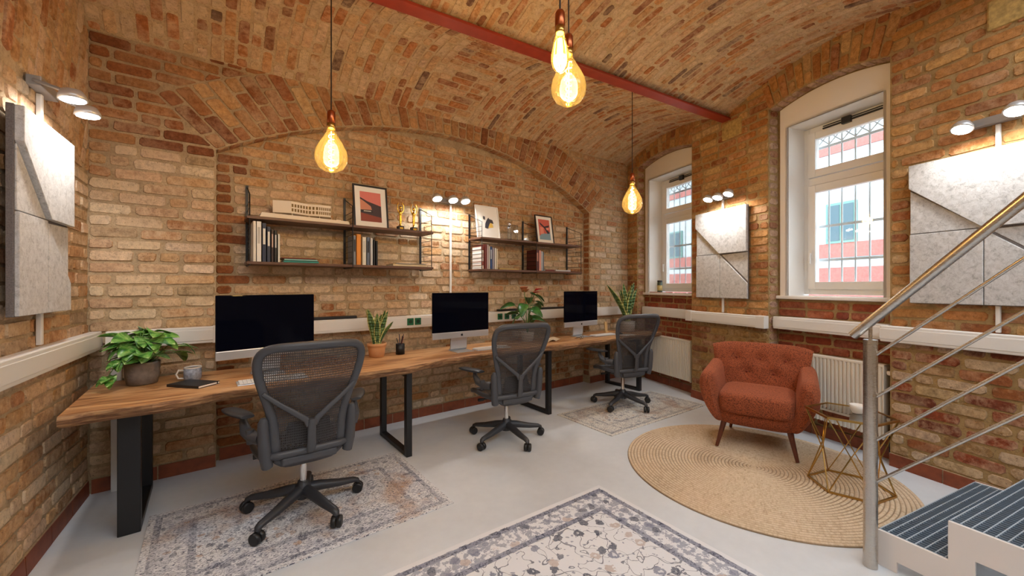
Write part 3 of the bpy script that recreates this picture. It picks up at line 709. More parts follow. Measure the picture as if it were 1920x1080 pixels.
# ------------------------------------------------------------------ radiators
def radiator(label, u0, u1, z0, z1):
    t = thing('radiator', label, 'radiator', MRW((u0+u1)/2, 0, .06), -AR)
    L = (u1-u0); hw = L/2
    # local: y along wall, -x to the room
    def lb(mb, y0, y1, x0, x1, za, zb): mb.b2(x0, x1, y0, y1, za, zb)
    m = MB(); n = int(L/.0333); pts = []
    prof = []
    for i in range(n):
        y = -hw+.012+(L-.024)*i/n; s = (L-.024)/n
        prof += [(-.035, y), (-.035, y+s*.22), (-.047, y+s*.38), (-.047, y+s*.82), (-.035, y+s)]
    m2 = MB()
    for (xa, ya), (xb, yb) in zip(prof, prof[1:]):
        m2.add([(xa, ya, z0+.012), (xb, yb, z0+.012), (xb, yb, z1-.02), (xa, ya, z1-.02)], [(0, 1, 2, 3)])
    m2.build('front_panel', RADM, t, fix=False)
    m = MB(); lb(m, -hw, hw, -.034, .03, z0+.012, z1-.022); m.build('body', RADM, t, bevel=.004)
    m = MB(); lb(m, -hw, hw, -.048, .034, z1-.022, z1); g = m.build('top_grille', RADM, t, bevel=.004)
    for s in (-1, 1):
        m = MB(); lb(m, s*hw-.012*(s > 0)-.0*(s < 0), s*hw+.012*(s < 0), -.049, .034, z0, z1); m.build('end_cap', RADM, t, bevel=.004)
    m = MB(); m.tube([(0, -hw-.03, z1-.06), (0, -hw, z1-.06)], .012, 8); m.tube([(-.0, -hw-.035, z1-.06), (-.045, -hw-.035, z1-.06)], .018, 10); m.build('valve', WHITE, t)
    m = MB(); m.tube([(0, -hw-.02, z0+.04), (0, -hw-.02, .0)], .009, 8); m.tube([(0, -hw-.02, z0+.04), (0, -hw, z0+.04)], .012, 8); m.build('pipe', STEELBLACK, t)
    return t
radiator('cream ribbed panel radiator in the recess at the end of the desk', .20, 1.0, .16, .71)
radiator('cream ribbed panel radiator in the recess behind the rust armchair', -1.88, -1.08, .17, .785)

# ------------------------------------------------------------------ felt wall panels
def felt_panel(label, M, u0, u1, z0, z1, dd, mirror=False):
    t = thing('acoustic_panel', label, 'wall panel')
    def P(a, b, d): a = 1-a if mirror else a; return M(u0+(u1-u0)*a, z0+(z1-z0)*b, d)
    def slab(poly, d0, d1, name='felt_tile', mt=FELT):
        mb = MB(); n = len(poly); mb.add([P(a, b, d0) for a, b in poly]+[P(a, b, d1) for a, b in poly], [tuple(range(n)), tuple(range(2*n-1, n-1, -1))]+[(i, (i+1) % n, n+(i+1) % n, n+i) for i in range(n)]); return mb.build(name, mt, t, bevel=.003)
    g = .0035
    slab([(0, 0), (1, 0), (1, 1), (0, 1)], .034, dd-.03, 'backing', FELT_D)
    hi, lo = dd, dd-.022
    slab([(g, .83), (.5, .5+g), (1-g, .5+g), (1-g, 1-g), (g, 1-g)], dd-.03, hi)
    slab([(g, .5+g), (.5-g, .5+g), (g, .815)], dd-.03, lo)
    slab([(g, g), (.5-g, g), (.5-g, .5-g), (g, .5-g)], dd-.03, lo+.008)
    slab([(.5+g, g), (1-g, g), (1-g, .165), (.5+g, .485)], dd-.03, lo+.008)
    slab([(.53, .49-g), (1-g, .19), (1-g, .5-g)], dd-.03, lo-.004)
    return t
felt_panel('grey felt wall panel with diagonal cuts hung on the left brick wall', ML, -1.19, -.575, 1.292, 2.245, .09)
felt_panel('narrow grey felt wall panel hung between the two windows', MR, -.71, .01, 1.292, 2.33, .075, True)
felt_panel('large grey felt wall panel hung beside the stair handrail', MR, -2.86, -2.085, 1.302, 2.345, .075, True)

# ------------------------------------------------------------------ wall spotlights
def spot_group(label, base, wall_n, heads, bar, tilt=.45):
    t = thing('wall_spotlight', label, 'spotlight')
    m = MB(); m.bar(bar[0], bar[1], .055, .05); m.build('mounting_box', flat('lamp_grey', S(150, 146, 142), .4, .3), t, bevel=.004)
    for h in heads:
        h = V(h); a = V(bar[0])+(V(bar[1])-V(bar[0]))*max(0, min(1, (h-V(bar[0])).dot(V(bar[1])-V(bar[0]))/(V(bar[1])-V(bar[0])).length_squared))
        m = MB(); m.tube([a, h+V((0, 0, .03))], .009, 8); arm = m.build('arm', flat('lamp_grey', S(150, 146, 142), .4, .3), t)
        ax = V((wall_n[0]*tilt, wall_n[1]*tilt, -1)).to_track_quat('-Z', 'Y').to_euler()
        m = MB(); m.lathe([(.02, .052), (.04, .045), (.052, .02), (.056, .0), (.048, -.002)], 24); hd = m.build('lamp_head', flat('lamp_silver', S(200, 200, 200), .35, .5), t); hd.location = h; hd.rotation_euler = ax
        m = MB(); m.lathe([(.0005, -.001), (.047, -.001), (.047, -.005), (.0005, -.005)], 24); m.build('lens', LED, hd)
        l = light('spot_light', 'SPOT', h+V((0, 0, -.02)), SPOT_W, (1, .98, .95), None, spot_size=math.radians(150), spot_blend=.6, shadow_soft_size=.05)
        l.parent = t
        l.location = h+V((wall_n[0]*tilt*.02, wall_n[1]*tilt*.02, -.022)); td = V((-wall_n[0]*.30, -wall_n[1]*.30, -1)); l.rotation_euler = td.to_track_quat('-Z', 'Y').to_euler()
spot_group('twin round spotlight above the felt panel on the left wall', None, NL, [(-.547, 2.968, 2.384), (-.531, 3.191, 2.383)], (ML(-.92, 2.46, .035), ML(-.70, 2.46, .035)), tilt=.1)
spot_group('triple round spotlight on the desk wall between the two shelves', None, (0, -1), [(1.952, 3.85, 2.37), (2.147, 3.85, 2.379), (2.304, 3.85, 2.387)], (MN(2.05, 2.40, .035), MN(2.37, 2.40, .035)))
spot_group('triple round spotlight above the felt panel between the windows', None, NR, [(4.644, 2.267, 2.444), (4.602, 2.137, 2.44), (4.558, 2.001, 2.451)], (MR(-.50, 2.475, .035), MR(-.24, 2.475, .035)))
spot_group('twin round spotlight above the large felt panel by the stairs', None, NR, [(3.991, .256, 2.478), (3.918, .032, 2.504)], (MR(-2.62, 2.53, .035), MR(-2.40, 2.53, .035)))

# ------------------------------------------------------------------ pendant bulbs
def pendant(label, x, y, ztop, zbot, R, Hh, shape):
    t = thing('pendant_bulb', label, 'pendant lamp', (x, y, zbot))
    if shape == 'pear': prof = [(.002, 0), (.35*R, .02*Hh), (.72*R, .09*Hh), (.95*R, .22*Hh), (R, .34*Hh), (.93*R, .48*Hh), (.72*R, .63*Hh), (.48*R, .77*Hh), (.30*R, .88*Hh), (.24*R, .95*Hh), (.23*R, Hh)]
    else: prof = [(.002, 0), (.4*R, .03*Hh), (.8*R, .12*Hh), (R, .28*Hh), (.98*R, .42*Hh), (.82*R, .62*Hh), (.6*R, .82*Hh), (.5*R, .92*Hh), (.46*R, Hh)]
    m = MB(); m.lathe(prof, 28); bulb = m.build('glass_bulb', AMBER, t)
    r0 = prof[-1][0]
    m = MB()
    if shape == 'pear':
        pts = []
        for k in range(90): a = k*.42; pts.append((.10*R*1.6*math.cos(a), .10*R*1.6*math.sin(a), Hh*(.17+.68*k/90)))
        m.tube(pts, .0021, 5)
        m.tube([(0, 0, Hh*.10), (0, 0, Hh*.9)], .0022, 5)
    else:
        for k in range(6):
            a = k*PI/3; m.tube([(.3*R*math.cos(a), .3*R*math.sin(a), Hh*.18), (.2*R*math.cos(a+.5), .2*R*math.sin(a+.5), Hh*.82)], .0028, 5)
    m.build('filament', FIL, t)
    m = MB(); m.lathe([(r0*.9, Hh-.012), (r0*1.15, Hh-.008), (r0*1.15, Hh+.02), (r0*.8, Hh+.022)], 16); m.build('bulb_cap', GOLD, t)
    m = MB(); m.lathe([(.02, Hh+.02), (.024, Hh+.025), (.024, Hh+.085), (.018, Hh+.098), (.006, Hh+.105)], 16); m.build('socket', COPPER, t)
    m = MB(); m.tube([(0, 0, Hh+.10), (0, 0, ztop-zbot)], .004, 6); m.build('cord', CORD, t)
    light('bulb_light', 'POINT', (0, 0, Hh*.45), BULB_W, (1, .72, .38), t, shadow_soft_size=.05)
pendant('large amber filament bulb on a long cord above the snake plant desk end', .60, 2.60, vault_z(.6, 2.58)-.01, 2.13, .095, .28, 'pear')
pendant('large amber filament bulb on a long cord near the far window', 3.37, 2.40, vault_z(3.37, 2.40)-.01, 2.155, .10, .31, 'pear')
pendant('large round amber bulb hanging behind the slim bulb', 1.52, 1.48, vault_z(1.52, 1.48)-.005, 2.39, .094, .28, 'pear')
pendant('slim elongated amber bulb hanging in front of the round bulb', 1.342, 1.364, vault_z(1.342, 1.364)-.005, 2.457, .044, .20, 'slim')

# ------------------------------------------------------------------ desk
DZ = .775
fe = [(-.60, 2.955), (-.32, 2.962), (.03, 3.02), (.55, 3.05), (1.27, 3.07), (1.86, 3.20), (2.6, 3.20), (3.2, 3.17), (3.8, 3.13), (4.4, 3.175), (5.0, 3.165), (5.165, 3.18)]
def fedge(x):
    for (xa, ya), (xb, yb) in zip(fe, fe[1:]):
        if xa <= x <= xb:
            t = (x-xa)/(xb-xa); t = t*t*(3-2*t); return ya+(yb-ya)*t+.008*math.sin(x*9.1)+.005*math.sin(x*23.7)
    return fe[-1][1]
def rightlim(y): return PR0.x+DR.x*(y-PR0.y)/DR.y
desk = thing('desk', 'long live-edge walnut slab desk on black frame legs along the brick wall', 'desk', (0, 0, 0))
m = MB(); rings = []
n = 130
for i in range(n+1):
    x = -.60+(5.765)*i/n; f = fedge(x); bk = 3.84 if x < 4.6 else 3.84-(x-4.6)*.2
    w1, w2 = .012*math.sin(x*13)+.006*math.sin(x*37), .01*math.sin(x*17+1)
    rings.append([(x, f, DZ-.003), (x, f+.006, DZ), (x, bk, DZ), (x, bk, DZ-.056), (x, f+.04+w2, DZ-.066), (x, f+.010+w1, DZ-.048), (x, f-.004+w1*.6, DZ-.020)])
top = MB()
for i in range(n):
    a, b = rings[i], rings[i+1]
    top.add([a[1], b[1], b[2], a[2]], [(0, 1, 2, 3)]); top.add([a[2], b[2], b[3], a[3]], [(0, 1, 2, 3)]); top.add([a[3], b[3], b[4], a[4]], [(0, 1, 2, 3)])
top.add(rings[0], [tuple(range(7))]); top.add(rings[-1], [tuple(range(7))])
tt = top.build('tabletop', WOOD, desk, fix=False)
be = MB()
for i in range(n):
    a, b = rings[i], rings[i+1]
    for k, l in ((4, 5), (5, 6), (6, 0), (0, 1)): be.add([a[k], b[k], b[l], a[l]], [(0, 1, 2, 3)], True)
be.build('live_edge', BARK, tt, fix=False)
for x in (-.36, 1.335, 3.02, 4.68):
    m = MB(); y0, y1, wd, th = 3.12, 3.79, .075, .04
    ws = .05 if x > 0 else .10
    y0 = max(3.12, fedge(x)+.02)
    m.b2(x-ws/2, x+ws/2, y0+.02, y0+.075, 0.002, DZ-.066); m.b2(x-ws/2, x+ws/2, y1-.055, y1, 0.002, DZ-.066)
    m.b2(x-ws/2, x+ws/2, y0+.075, y1-.055, .002, .042); m.b2(x-ws/2, x+ws/2, y0+.075, y1-.055, DZ-.106, DZ-.066)
    if x < 0: m.b2(x-ws/2, x+ws/2, y0+.05, y1-.05, .04, DZ-.09) if False else None
    m.build('leg_frame', STEELBLACK, desk, bevel=.004)

# ------------------------------------------------------------------ computers
def imac(label, x, y, rz, rzb=None):
    t = thing('desktop_computer', label, 'computer', (x, y, DZ+.002), rz)
    W, z0, z1, zc = .65, .135, .59, .20
    m = MB(); m.b2(-W/2, W/2, -.006, .012, zc, z1); m.build('screen', SCREEN, t, bevel=.006)
    m = MB(); m.b2(-W/2, W/2, -.0065, .012, z0, zc-.0005); m.build('chin', ALU, t, bevel=.005)
    m = MB(); m.grid(lambda a, b: V(((a-.5)*W*.98, .012+.045*(1-(2*a-1)**2)*(1-(2*b-1)**2), z0+.004+(z1-z0-.008)*b)), 12, 10); m.build('rear_shell', ALU, t)
    m = MB(); m.prism([(0, .02, z0+.12), (0, .045, z0+.12), (0, .06, .02), (0, .085, .004), (0, -.085, .004), (0, -.085, 0), (0, .105, 0), (0, .07, .03)], (.19, 0, 0))
    m.v = [(a-.095, b, c) for a, b, c in m.v]; m.build('stand', ALU, t, bevel=.002)
    # bitten fruit mark on the chin
    cx, cz, r = 0, (z0+zc)/2-.002, .013
    pts = []
    for k in range(28):
        a = 2*PI*k/28; rr = r*(1+.06*math.cos(2*a)-.10*max(0, math.cos(a-PI/2))**8-.06*max(0, math.cos(a+PI/2))**8); p = (rr*math.cos(a), rr*math.sin(a))
        dx, dz = p[0]-r*1.15, p[1]-r*.15; dl = math.hypot(dx, dz)
        if dl < r*.5: p = (r*1.15+dx/dl*r*.5, r*.15+dz/dl*r*.5)
        pts.append((cx+p[0], -.0064, cz+p[1]))
    m = MB(); m.prism(pts, (0, -.0008, 0)); m.prism([(0, -.0064, cz+r*1.12), (r*.12, -.0064, cz+r*1.45), (r*.45, -.0064, cz+r*1.7), (r*.36, -.0064, cz+r*1.32)], (0, -.0008, 0)); m.build('emblem', BLACK, t)
    return t
imac('silver all-in-one computer with dark screen beside the leafy variegated plant', .36, 3.46, math.radians(10))
imac('silver all-in-one computer with dark screen beside the black pen holder', 2.03, 3.47, 0)
imac('silver all-in-one computer with dark screen nearest the window corner', 3.85, 3.52, math.radians(2))
def keyboard(label, x, y, rz):
    t = thing('keyboard', label, 'keyboard', (x, y, DZ+.001), rz)
    m = MB(); m.hexa([(-.21, -.057, 0), (.21, -.057, 0), (.21, .057, 0), (-.21, .057, 0), (-.21, -.057, .005), (.21, -.057, .005), (.21, .057, .012), (-.21, .057, .012)]); m.build('case', ALU, t, bevel=.003)
    m = MB()
    for r in range(5):
        for c in range(17):
            xx, yy = -.198+c*.0233, -.045+r*.0212; m.box((xx+.0116, yy+.0085, .009+.007*(yy+.057)/.114), (.0205, .0175, .004))
    m.build('keys', WHITE, t)
keyboard('white keyboard in front of the computer by the leafy plant', .36, 3.20, math.radians(2))
keyboard('white keyboard in front of the computer by the pen holder', 2.37, 3.42, math.radians(-2))
keyboard('white keyboard in front of the computer in the window corner', 4.19, 3.43, math.radians(-4))
def mouse(label, x, y, rz, mt):
    t = thing('mouse', label, 'mouse', (x, y, DZ), rz)
    m = MB(); m.grid(lambda a, b: V((.029*math.cos(PI*a)*(1-abs(2*b-1)**4)**.5, (b-.5)*.11, .024*math.sin(PI*a)*(1-abs(2*b-1)**2.6)**.5)), 12, 12); m.build('shell', mt, t)
    m = MB(); m.b2(-.026, .026, -.05, .05, 0, .002); m.build('base', BLACK, t)
mouse('small dark mouse right of the keyboard in the window corner', 4.50, 3.42, .2, BLACK)
m = MB(); t = thing('reading_glasses', 'folded black reading glasses lying before the corner computer', 'glasses', (3.68, 3.36, DZ), .4)
for s in (-1, 1):
    m = MB(); m.tube([(s*.034+.026*math.cos(2*PI*k/16), .0, .020+.019*math.sin(2*PI*k/16)) for k in range(16)], .0018, 6, closed=True); m.build('rim', BLACK, t)
    m = MB(); m.tube([(s*.062, 0, .028), (s*.06, .06, .012), (s*-.02, .075+.01*s, .004)], .002, 6); m.build('temple', BLACK, t)
m = MB(); m.tube([(-.008, 0, .024), (0, 0, .028), (.008, 0, .024)], .0018, 6); m.build('bridge', BLACK, t)

# ------------------------------------------------------------------ plants
def blade_leaf(L, W, fold=.25, curl=.35, n=8, heart=False):
    m = MB(); rows = []
    for i in range(n+1):
        s = i/n
        w_ = W*(math.sin(PI*min(1, s*.94+.06))**.75) if not heart else W*(1.25*math.sqrt(max(0, math.sin(PI*s**.62)))*(1-.32*s))
        if i == n: w_ = 0
        y = L*s; z = -curl*L*s*s
        if heart and i == 0: rows.append([(-W*.55, -L*.10, .0), (0, 0, 0), (W*.55, -L*.10, 0)])
        else: rows.append([(-w_, y, z+fold*w_), (0, y, z), (w_, y, z+fold*w_)])
    vs = [p for r in rows for p in r]; fs = []
    for i in range(n):
        for k in (0, 1): fs.append((i*3+k, i*3+k+1, (i+1)*3+k+1, (i+1)*3+k))
    m.add(vs, fs, True); return m
def aim(o, p, d, roll=0, sc=1):
    d = V(d).normalized(); z = V((0, 0, 1))-d*d.z
    if z.length < .05: z = V((0, 1, 0))-d*d.y
    z.normalize(); x = d.cross(z); M = Matrix((x, d, z)).transposed().to_4x4()
    o.matrix_local = Matrix.Translation(p) @ M @ Matrix.Rotation(roll, 4, 'Y') @ Matrix.Scale(sc, 4)
def pot(t, prof, mt, soil_r, soil_z, name='pot'):
    m = MB(); m.lathe(prof, 32); m.build(name, mt, t)
    m = MB(); m.lathe([(.001, soil_z-.01), (soil_r, soil_z-.01), (soil_r, soil_z), (.001, soil_z+.004)], 24); m.build('soil', SOIL, t)
# pothos
pt = thing('potted_plant', 'bushy variegated green plant in a grey pot at the desk end', 'plant', (-.35, 3.62, DZ+.001))
pot(pt, [(.06, 0), (.078, .004), (.088, .06), (.092, .135), (.094, .15), (.086, .15), (.082, .12), (.04, .10)], GREY_STONE, .082, .125)
r2 = random.Random(3); st = MB(); leaf0 = None
def pleaf(p, d, sc, roll):
    global leaf0
    if leaf0 is None: leaf0 = blade_leaf(.105, .036, .22, .38, 8, True).build('leaf', POTHOS, pt, solid=.0012); o = leaf0
    else: o = inst(leaf0, parent=pt)
    aim(o, p, d, roll, sc)
for k in range(60):
    a = r2.uniform(0, 2*PI); el = r2.uniform(-.25, 1.15); rr = r2.uniform(.05, .19)*(1-.35*max(0, el-.5))
    if math.sin(a) > .55: rr *= .55
    if math.cos(a) < -.2: rr *= .55
    p = V((rr*math.cos(a)*1.15, rr*math.sin(a)*.85, 1*(.19+.18*max(0, math.sin(el))*r2.uniform(.5, 1)+.02*el)))
    st.tube([(0.02*math.cos(a), .02*math.sin(a), .12), (p.x*.6, p.y*.6, max(.15, p.z*.98)), p], .002, 5)
    pleaf(p, (math.cos(a)+r2.uniform(-.4, .4), math.sin(a)+r2.uniform(-.4, .4), r2.uniform(-.45, .55)), r2.uniform(.85, 1.35), r2.uniform(-.6, .6))
for k in range(9):                       # trailing vine to the left
    s = k/8; p = V((-.09-.07*s, -.10-.03*s, .18-.13*s+.03*math.sin(k)))
    pleaf(p, (-.35+r2.uniform(-.4, .4), -.5, -.3+r2.uniform(-.3, .5)), r2.uniform(.5, .85), r2.uniform(-.6, .6))
st.tube([(-.05, -.05, .15), (-.10, -.10, .18), (-.14, -.12, .10), (-.16, -.13, .05)], .0025, 5)
st.build('stems', STEMG, pt)
# snake plants
def snake_plant(label, loc, scale, mt_pot, prof, soil, nb, seed, hmax):
    t = thing('snake_plant', label, 'plant', loc); pot(t, prof, mt_pot, *soil); r = random.Random(seed)
    for k in range(nb):
        a = 2*PI*k/nb+r.uniform(-.3, .3); lean = r.uniform(.18, .62)*(1 if k % 3 else .3); H_ = hmax*r.uniform(.62, 1); W_ = .021*scale*r.uniform(.8, 1.15); tw = r.uniform(-.8, .8)
        bx, by = .035*math.cos(a), .035*math.sin(a); n = 12; core = MB(); ed = MB(); rows = []
        for i in range(n+1):
            s = i/n; wv = W_*(.55+.9*s-.0*s)*(1-max(0, s-.5)**2*4*.98)**.8 if s < 1 else 0
            wv = W_*(.55+.75*math.sin(min(1, s*1.5)*PI/2)*.6)*(max(0, 1-max(0, (s-.45)/.55)**2))**.9
            off = lean*H_*s**1.5; c = V((bx+math.cos(a)*off, by+math.sin(a)*off, soil[1]+H_*s*(1-.12*lean))); th = a+PI/2+tw*s
            d = V((math.cos(th), math.sin(th), 0)); nn = V((-math.sin(th), math.cos(th), 0))
            rows.append([c-d*wv+nn*wv*.25, c-d*wv*.74+nn*wv*.12, c, c+d*wv*.74+nn*wv*.12, c+d*wv+nn*wv*.25])
        for i in range(n):
            A, B = rows[i], rows[i+1]
            for q in (1, 2): core.add([A[q], A[q+1], B[q+1], B[q]], [(0, 1, 2, 3)], True)
            for q in (0, 3): ed.add([A[q], A[q+1], B[q+1], B[q]], [(0, 1, 2, 3)], True)
        lf = core.build('leaf', SNAKE, t, solid=.003); ed.build('leaf_margin', SNAKE_E, lf, solid=.003)
snake_plant('upright snake plant in a terracotta pot behind the first office chair', (1.245, 3.68, DZ+.001), 1.7, TERRA, [(.05, 0), (.066, .003), (.078, .08), (.082, .10), (.086, .102), (.088, .128), (.080, .128), (.076, .10), (.03, .10)], (.076, .11), 12, 5, .36)
snake_plant('snake plant in a white pot at the window corner of the desk', (4.83, 3.52, DZ+.001), 2.3, WPOT, [(.08, 0), (.098, .004), (.104, .10), (.106, .15), (.098, .15), (.094, .12), (.03, .12)], (.094, .13), 14, 11, .60)
# anthurium
an = thing('flowering_plant', 'red flowering plant with glossy leaves behind the middle office chair', 'plant', (3.02, 3.62, DZ+.001))
pot(an, [(.05, 0), (.064, .003), (.075, .08), (.08, .11), (.072, .11), (.068, .09), (.03, .09)], WPOT, .07, .095)
st = MB(); al_ = None; r4 = random.Random(21)
for k in range(15):
    a = 2*PI*k/15*2.4; rr = r4.uniform(.06, .17); hz = r4.uniform(.24, .58); p = V((rr*math.cos(a)*1.25, rr*math.sin(a)*.7, hz))
    st.tube([(0, 0, .09), (p.x*.35, p.y*.35, hz*.75), p], .0028, 5)
    if al_ is None: al_ = blade_leaf(.15, .045, .2, .45, 8, True).build('leaf', ANTH, an, solid=.0015); o = al_
    else: o = inst(al_, parent=an)
    aim(o, p, (math.cos(a), math.sin(a)*.8, r4.uniform(-.5, .3)), r4.uniform(-.5, .5), r4.uniform(.95, 1.35))
for (px, py, pz), mt in (((.11, -.02, .60), REDF), ((.08, .0, .56), REDF), ((-.06, .0, .62), ORANGEF), ((-.02, .03, .59), ORANGEF)):
    st.tube([(0, 0, .09), (px*.4, py*.4, pz*.7), (px, py, pz)], .0025, 5)
    o = blade_leaf(.10, .045, .3, .2, 6, True).build('flower', mt, an, solid=.002); aim(o, (px, py, pz), (px*4, -.6, .35), 0, 1)
    m = MB(); m.tube([(px, py-.008, pz), (px, py-.025, pz+.04)], [.005, .003], 8); m.build('spadix', ORANGEF, o.parent)
st.build('stems', STEMG, an)

# ------------------------------------------------------------------ small things on the desk
mg = thing('mug', 'grey speckled mug with a white handle beside the leafy plant', 'mug', (-.085, 3.55, DZ), .0)
m = MB(); m.lathe([(.001, .004), (.038, .0), (.046, .006), (.05, .02), (.05, .09), (.047, .09), (.046, .02), (.001, .014)], 28); m.build('cup', flat('mug_glaze', S(132, 136, 148), .5, bump=.1, bscale=60, var=.4), mg)
m = MB(); m.lathe([(.0505, .086), (.0515, .09), (.0505, .094), (.046, .094), (.0455, .086)], 28); m.build('rim', WPOT, mg)
m = MB(); m.tube([(-.048, 0, .074), (-.075, -.003, .078), (-.088, -.004, .05), (-.078, -.003, .022), (-.049, 0, .018)], .006, 8); m.build('handle', WPOT, mg)
nb = thing('notebook', 'black closed notebook lying on the desk near the mug', 'notebook', (-.075, 3.36, DZ), math.radians(41))
m = MB(); m.b2(-.075, .075, -.125, .125, .001, .004); m.b2(-.075, .075, -.125, .125, .015, .018); m.b2(-.076, -.072, -.125, .125, .001, .018); m.build('cover', BLACK, nb, bevel=.001)
m = MB(); m.b2(-.07, .072, -.122, .122, .0042, .0148); m.build('pages', PAPER, nb)
m = MB(); m.b2(.055, .060, -.1262, .1262, .0005, .0186); m.build('elastic_band', GRAPH2, nb)
ph = thing('pen_holder', 'black round pen holder with pens beside the snake plant', 'pen holder', (1.475, 3.69, DZ))
m = MB(); m.lathe([(.001, .0), (.042, 0), (.042, .1), (.039, .1), (.039, .006), (.001, .006)], 24); m.build('cup', BLACK, ph)
for k, (a, b, mt) in enumerate(((-.5, .3, GRAPH2), (.6, .1, flat('pen_red', S(120, 30, 36), .4)), (.2, -.4, BLACK), (.75, .45, GRAPH2), (-.25, -.2, flat('pen_blue', S(36, 48, 84), .4)))):
    m = MB(); m.tube([(-a*.02, -b*.02, .008), (a*.06, b*.06, .155+.01*k)], .004, 8); m.build('pen', mt, ph)
m = MB(); t = tag(m.grid(lambda a, b: V((3.16+.20*a, 3.40+.11*b, DZ+.004+.05*abs(math.sin(5*a+2*b))*(.4+.6*math.sin(PI*a)*math.sin(PI*b)))), 14, 10).build('crumpled_cloth', flat('cloth_beige', S(206, 188, 162), .9, bump=.3, bscale=90), solid=.004), 'crumpled pale cloth on the desk behind the middle office chair', 'cloth')
m = MB(); wd = thing('phone_stand', 'small upright wooden block on the desk by the corner computer', 'stand', (4.52, 3.66, DZ))
m = MB(); m.b2(-.03, .03, -.02, .02, 0, .02); m.build('foot', flat('pale_oak', S(204, 172, 120), .6), wd, bevel=.002)
m = MB(); m.box((0, .004, .085), (.055, .012, .13), rx=-.08); m.build('back', flat('pale_oak', S(204, 172, 120), .6), wd, bevel=.002)
m = MB(); m.b2(4.36, 4.57, 3.20, 3.32, DZ+.0005, DZ+.003); tag(m.build('paper_sheet', PAPER), 'white sheet of paper on the desk corner by the snake plant', 'paper')

# ------------------------------------------------------------------ wall shelves
def shelf_unit(label, X0, sp):
    t = thing('wall_shelf', label, 'shelf', (0, 0, 0)); yb, yf, z0, z1 = YB+NB-.016, 3.755, 1.60, 2.285
    for i in range(3):
        x = X0+i*sp; m = MB(); r = .0045
        m.box((x, yb-.006, (z0+z1)/2), (.02, .012, z1-z0))
        m.tube([(x, yb, z1-.012), (x, yf, z1-.12), (x, yf, z0)], r, 6); m.tube([(x, yf, z0), (x, yb, z0)], r, 6)
        z = z0+.045
        while z < z1-.13: m.tube([(x, yf, z), (x, yb, z)], .0026, 5); z += .052
        m.build('ladder', STEELBLACK, t)
    for i in range(2):
        for zz_ in (1.608, 1.972):
            m = MB(); x0 = X0+i*sp+(-.02 if i == 0 else .004); x1 = X0+(i+1)*sp+(.02 if i == 1 else -.004)
            m.b2(x0, x1, yf-.004, yb-.02, zz_, zz_+.022); m.build('shelf_board', SHELFWOOD, t, bevel=.002)
    return t
X1, SP1, X2, SP2 = .262, .788, 2.462, .82
shelf_unit('black wire ladder shelf with dark boards over the first two computers', X1, SP1)
shelf_unit('black wire ladder shelf with dark boards nearer the window corner', X2, SP2)
ZL, ZU = 1.6305, 1.9945
def book(label, x, wth, hgt, dep, col, y0=3.775, z=ZL, lean=0, spine=None, group=None):
    t = thing('book', label, 'book', (x, y0, z), 0, group)
    nm = 'book_%d_%d_%d' % tuple(int(c*999) for c in col[:3]); mt = flat(nm, col, .55)
    sh = math.tan(lean)*hgt
    def hx(mb, a, b, ya, yb, za, zb): mb.hexa([(a+sh*za/hgt, ya, za), (b+sh*za/hgt, ya, za), (b+sh*za/hgt, yb, za), (a+sh*za/hgt, yb, za), (a+sh*zb/hgt, ya, zb), (b+sh*zb/hgt, ya, zb), (b+sh*zb/hgt, yb, zb), (a+sh*zb/hgt, yb, zb)])
    m = MB(); hx(m, 0, .002, 0, dep, 0, hgt); hx(m, wth-.002, wth, 0, dep, 0, hgt); hx(m, 0, wth, 0, .002, 0, hgt); m.build('cover', mt, t)
    m = MB(); hx(m, .0022, wth-.0022, .003, dep-.004, .003, hgt-.003); m.build('pages', PAPER, t)
    if spine:
        m = MB(); hx(m, wth*.22, wth*.78, -.0006, .0001, hgt*.45, hgt*.86); m.build('spine_label', flat('spine_%d_%d' % (int(spine[0]*99), int(spine[2]*99)), spine, .6), t)
    return t
def flat_book(label, x0, x1, z, th, col, y0=3.78, dep=.19, group=None):
    t = thing('book', label, 'book', (x0, y0, z), 0, group); L = x1-x0; mt = flat('book_%d_%d_%d' % tuple(int(c*999) for c in col[:3]), col, .55)
    m = MB(); m.b2(0, L, 0, dep, 0, .0025); m.b2(0, L, 0, dep, th-.0025, th); m.b2(0, L, 0, .003, 0, th); m.build('cover', mt, t)
    m = MB(); m.b2(.003, L-.003, .0035, dep-.004, .003, th-.003); m.build('pages', PAPER, t)
W_, N_, K_, G_ = S(226, 222, 214), S(34, 44, 72), S(30, 30, 34), S(128, 132, 140)
bk1 = [('tall white book at the end of the first lower shelf', .285, .022, .325, W_, None), ('thick white book with grey lettering next to the shelf end', .309, .034, .325, S(232, 230, 226), S(190, 188, 184)),
       ('navy book with a white spine label', .347, .030, .315, N_, W_), ('navy book with a pale upper spine beside the white labelled one', .381, .026, .288, S(40, 50, 76), S(214, 212, 210)),
       ('dark brown book with a pinkish spine label', .411, .018, .268, S(52, 36, 36), S(190, 160, 150)), ('slim black book with a silver spine label', .433, .020, .262, K_, S(186, 186, 190)), ('leaning thin white book beside the teal book stack', .458, .016, .235, W_, None)]
for lab, x, wd_, hg, col, sp in bk1: book(lab, x, wd_, hg, .20, col, spine=sp)
flat_book('teal book lying flat at the bottom of the small stack', .50, .77, ZL, .018, S(44, 142, 134)); flat_book('pale turquoise book lying in the middle of the small stack', .505, .76, ZL+.0185, .014, S(150, 204, 200)); flat_book('red brown book lying on top of the small stack', .49, .745, ZL+.033, .010, S(150, 72, 54))
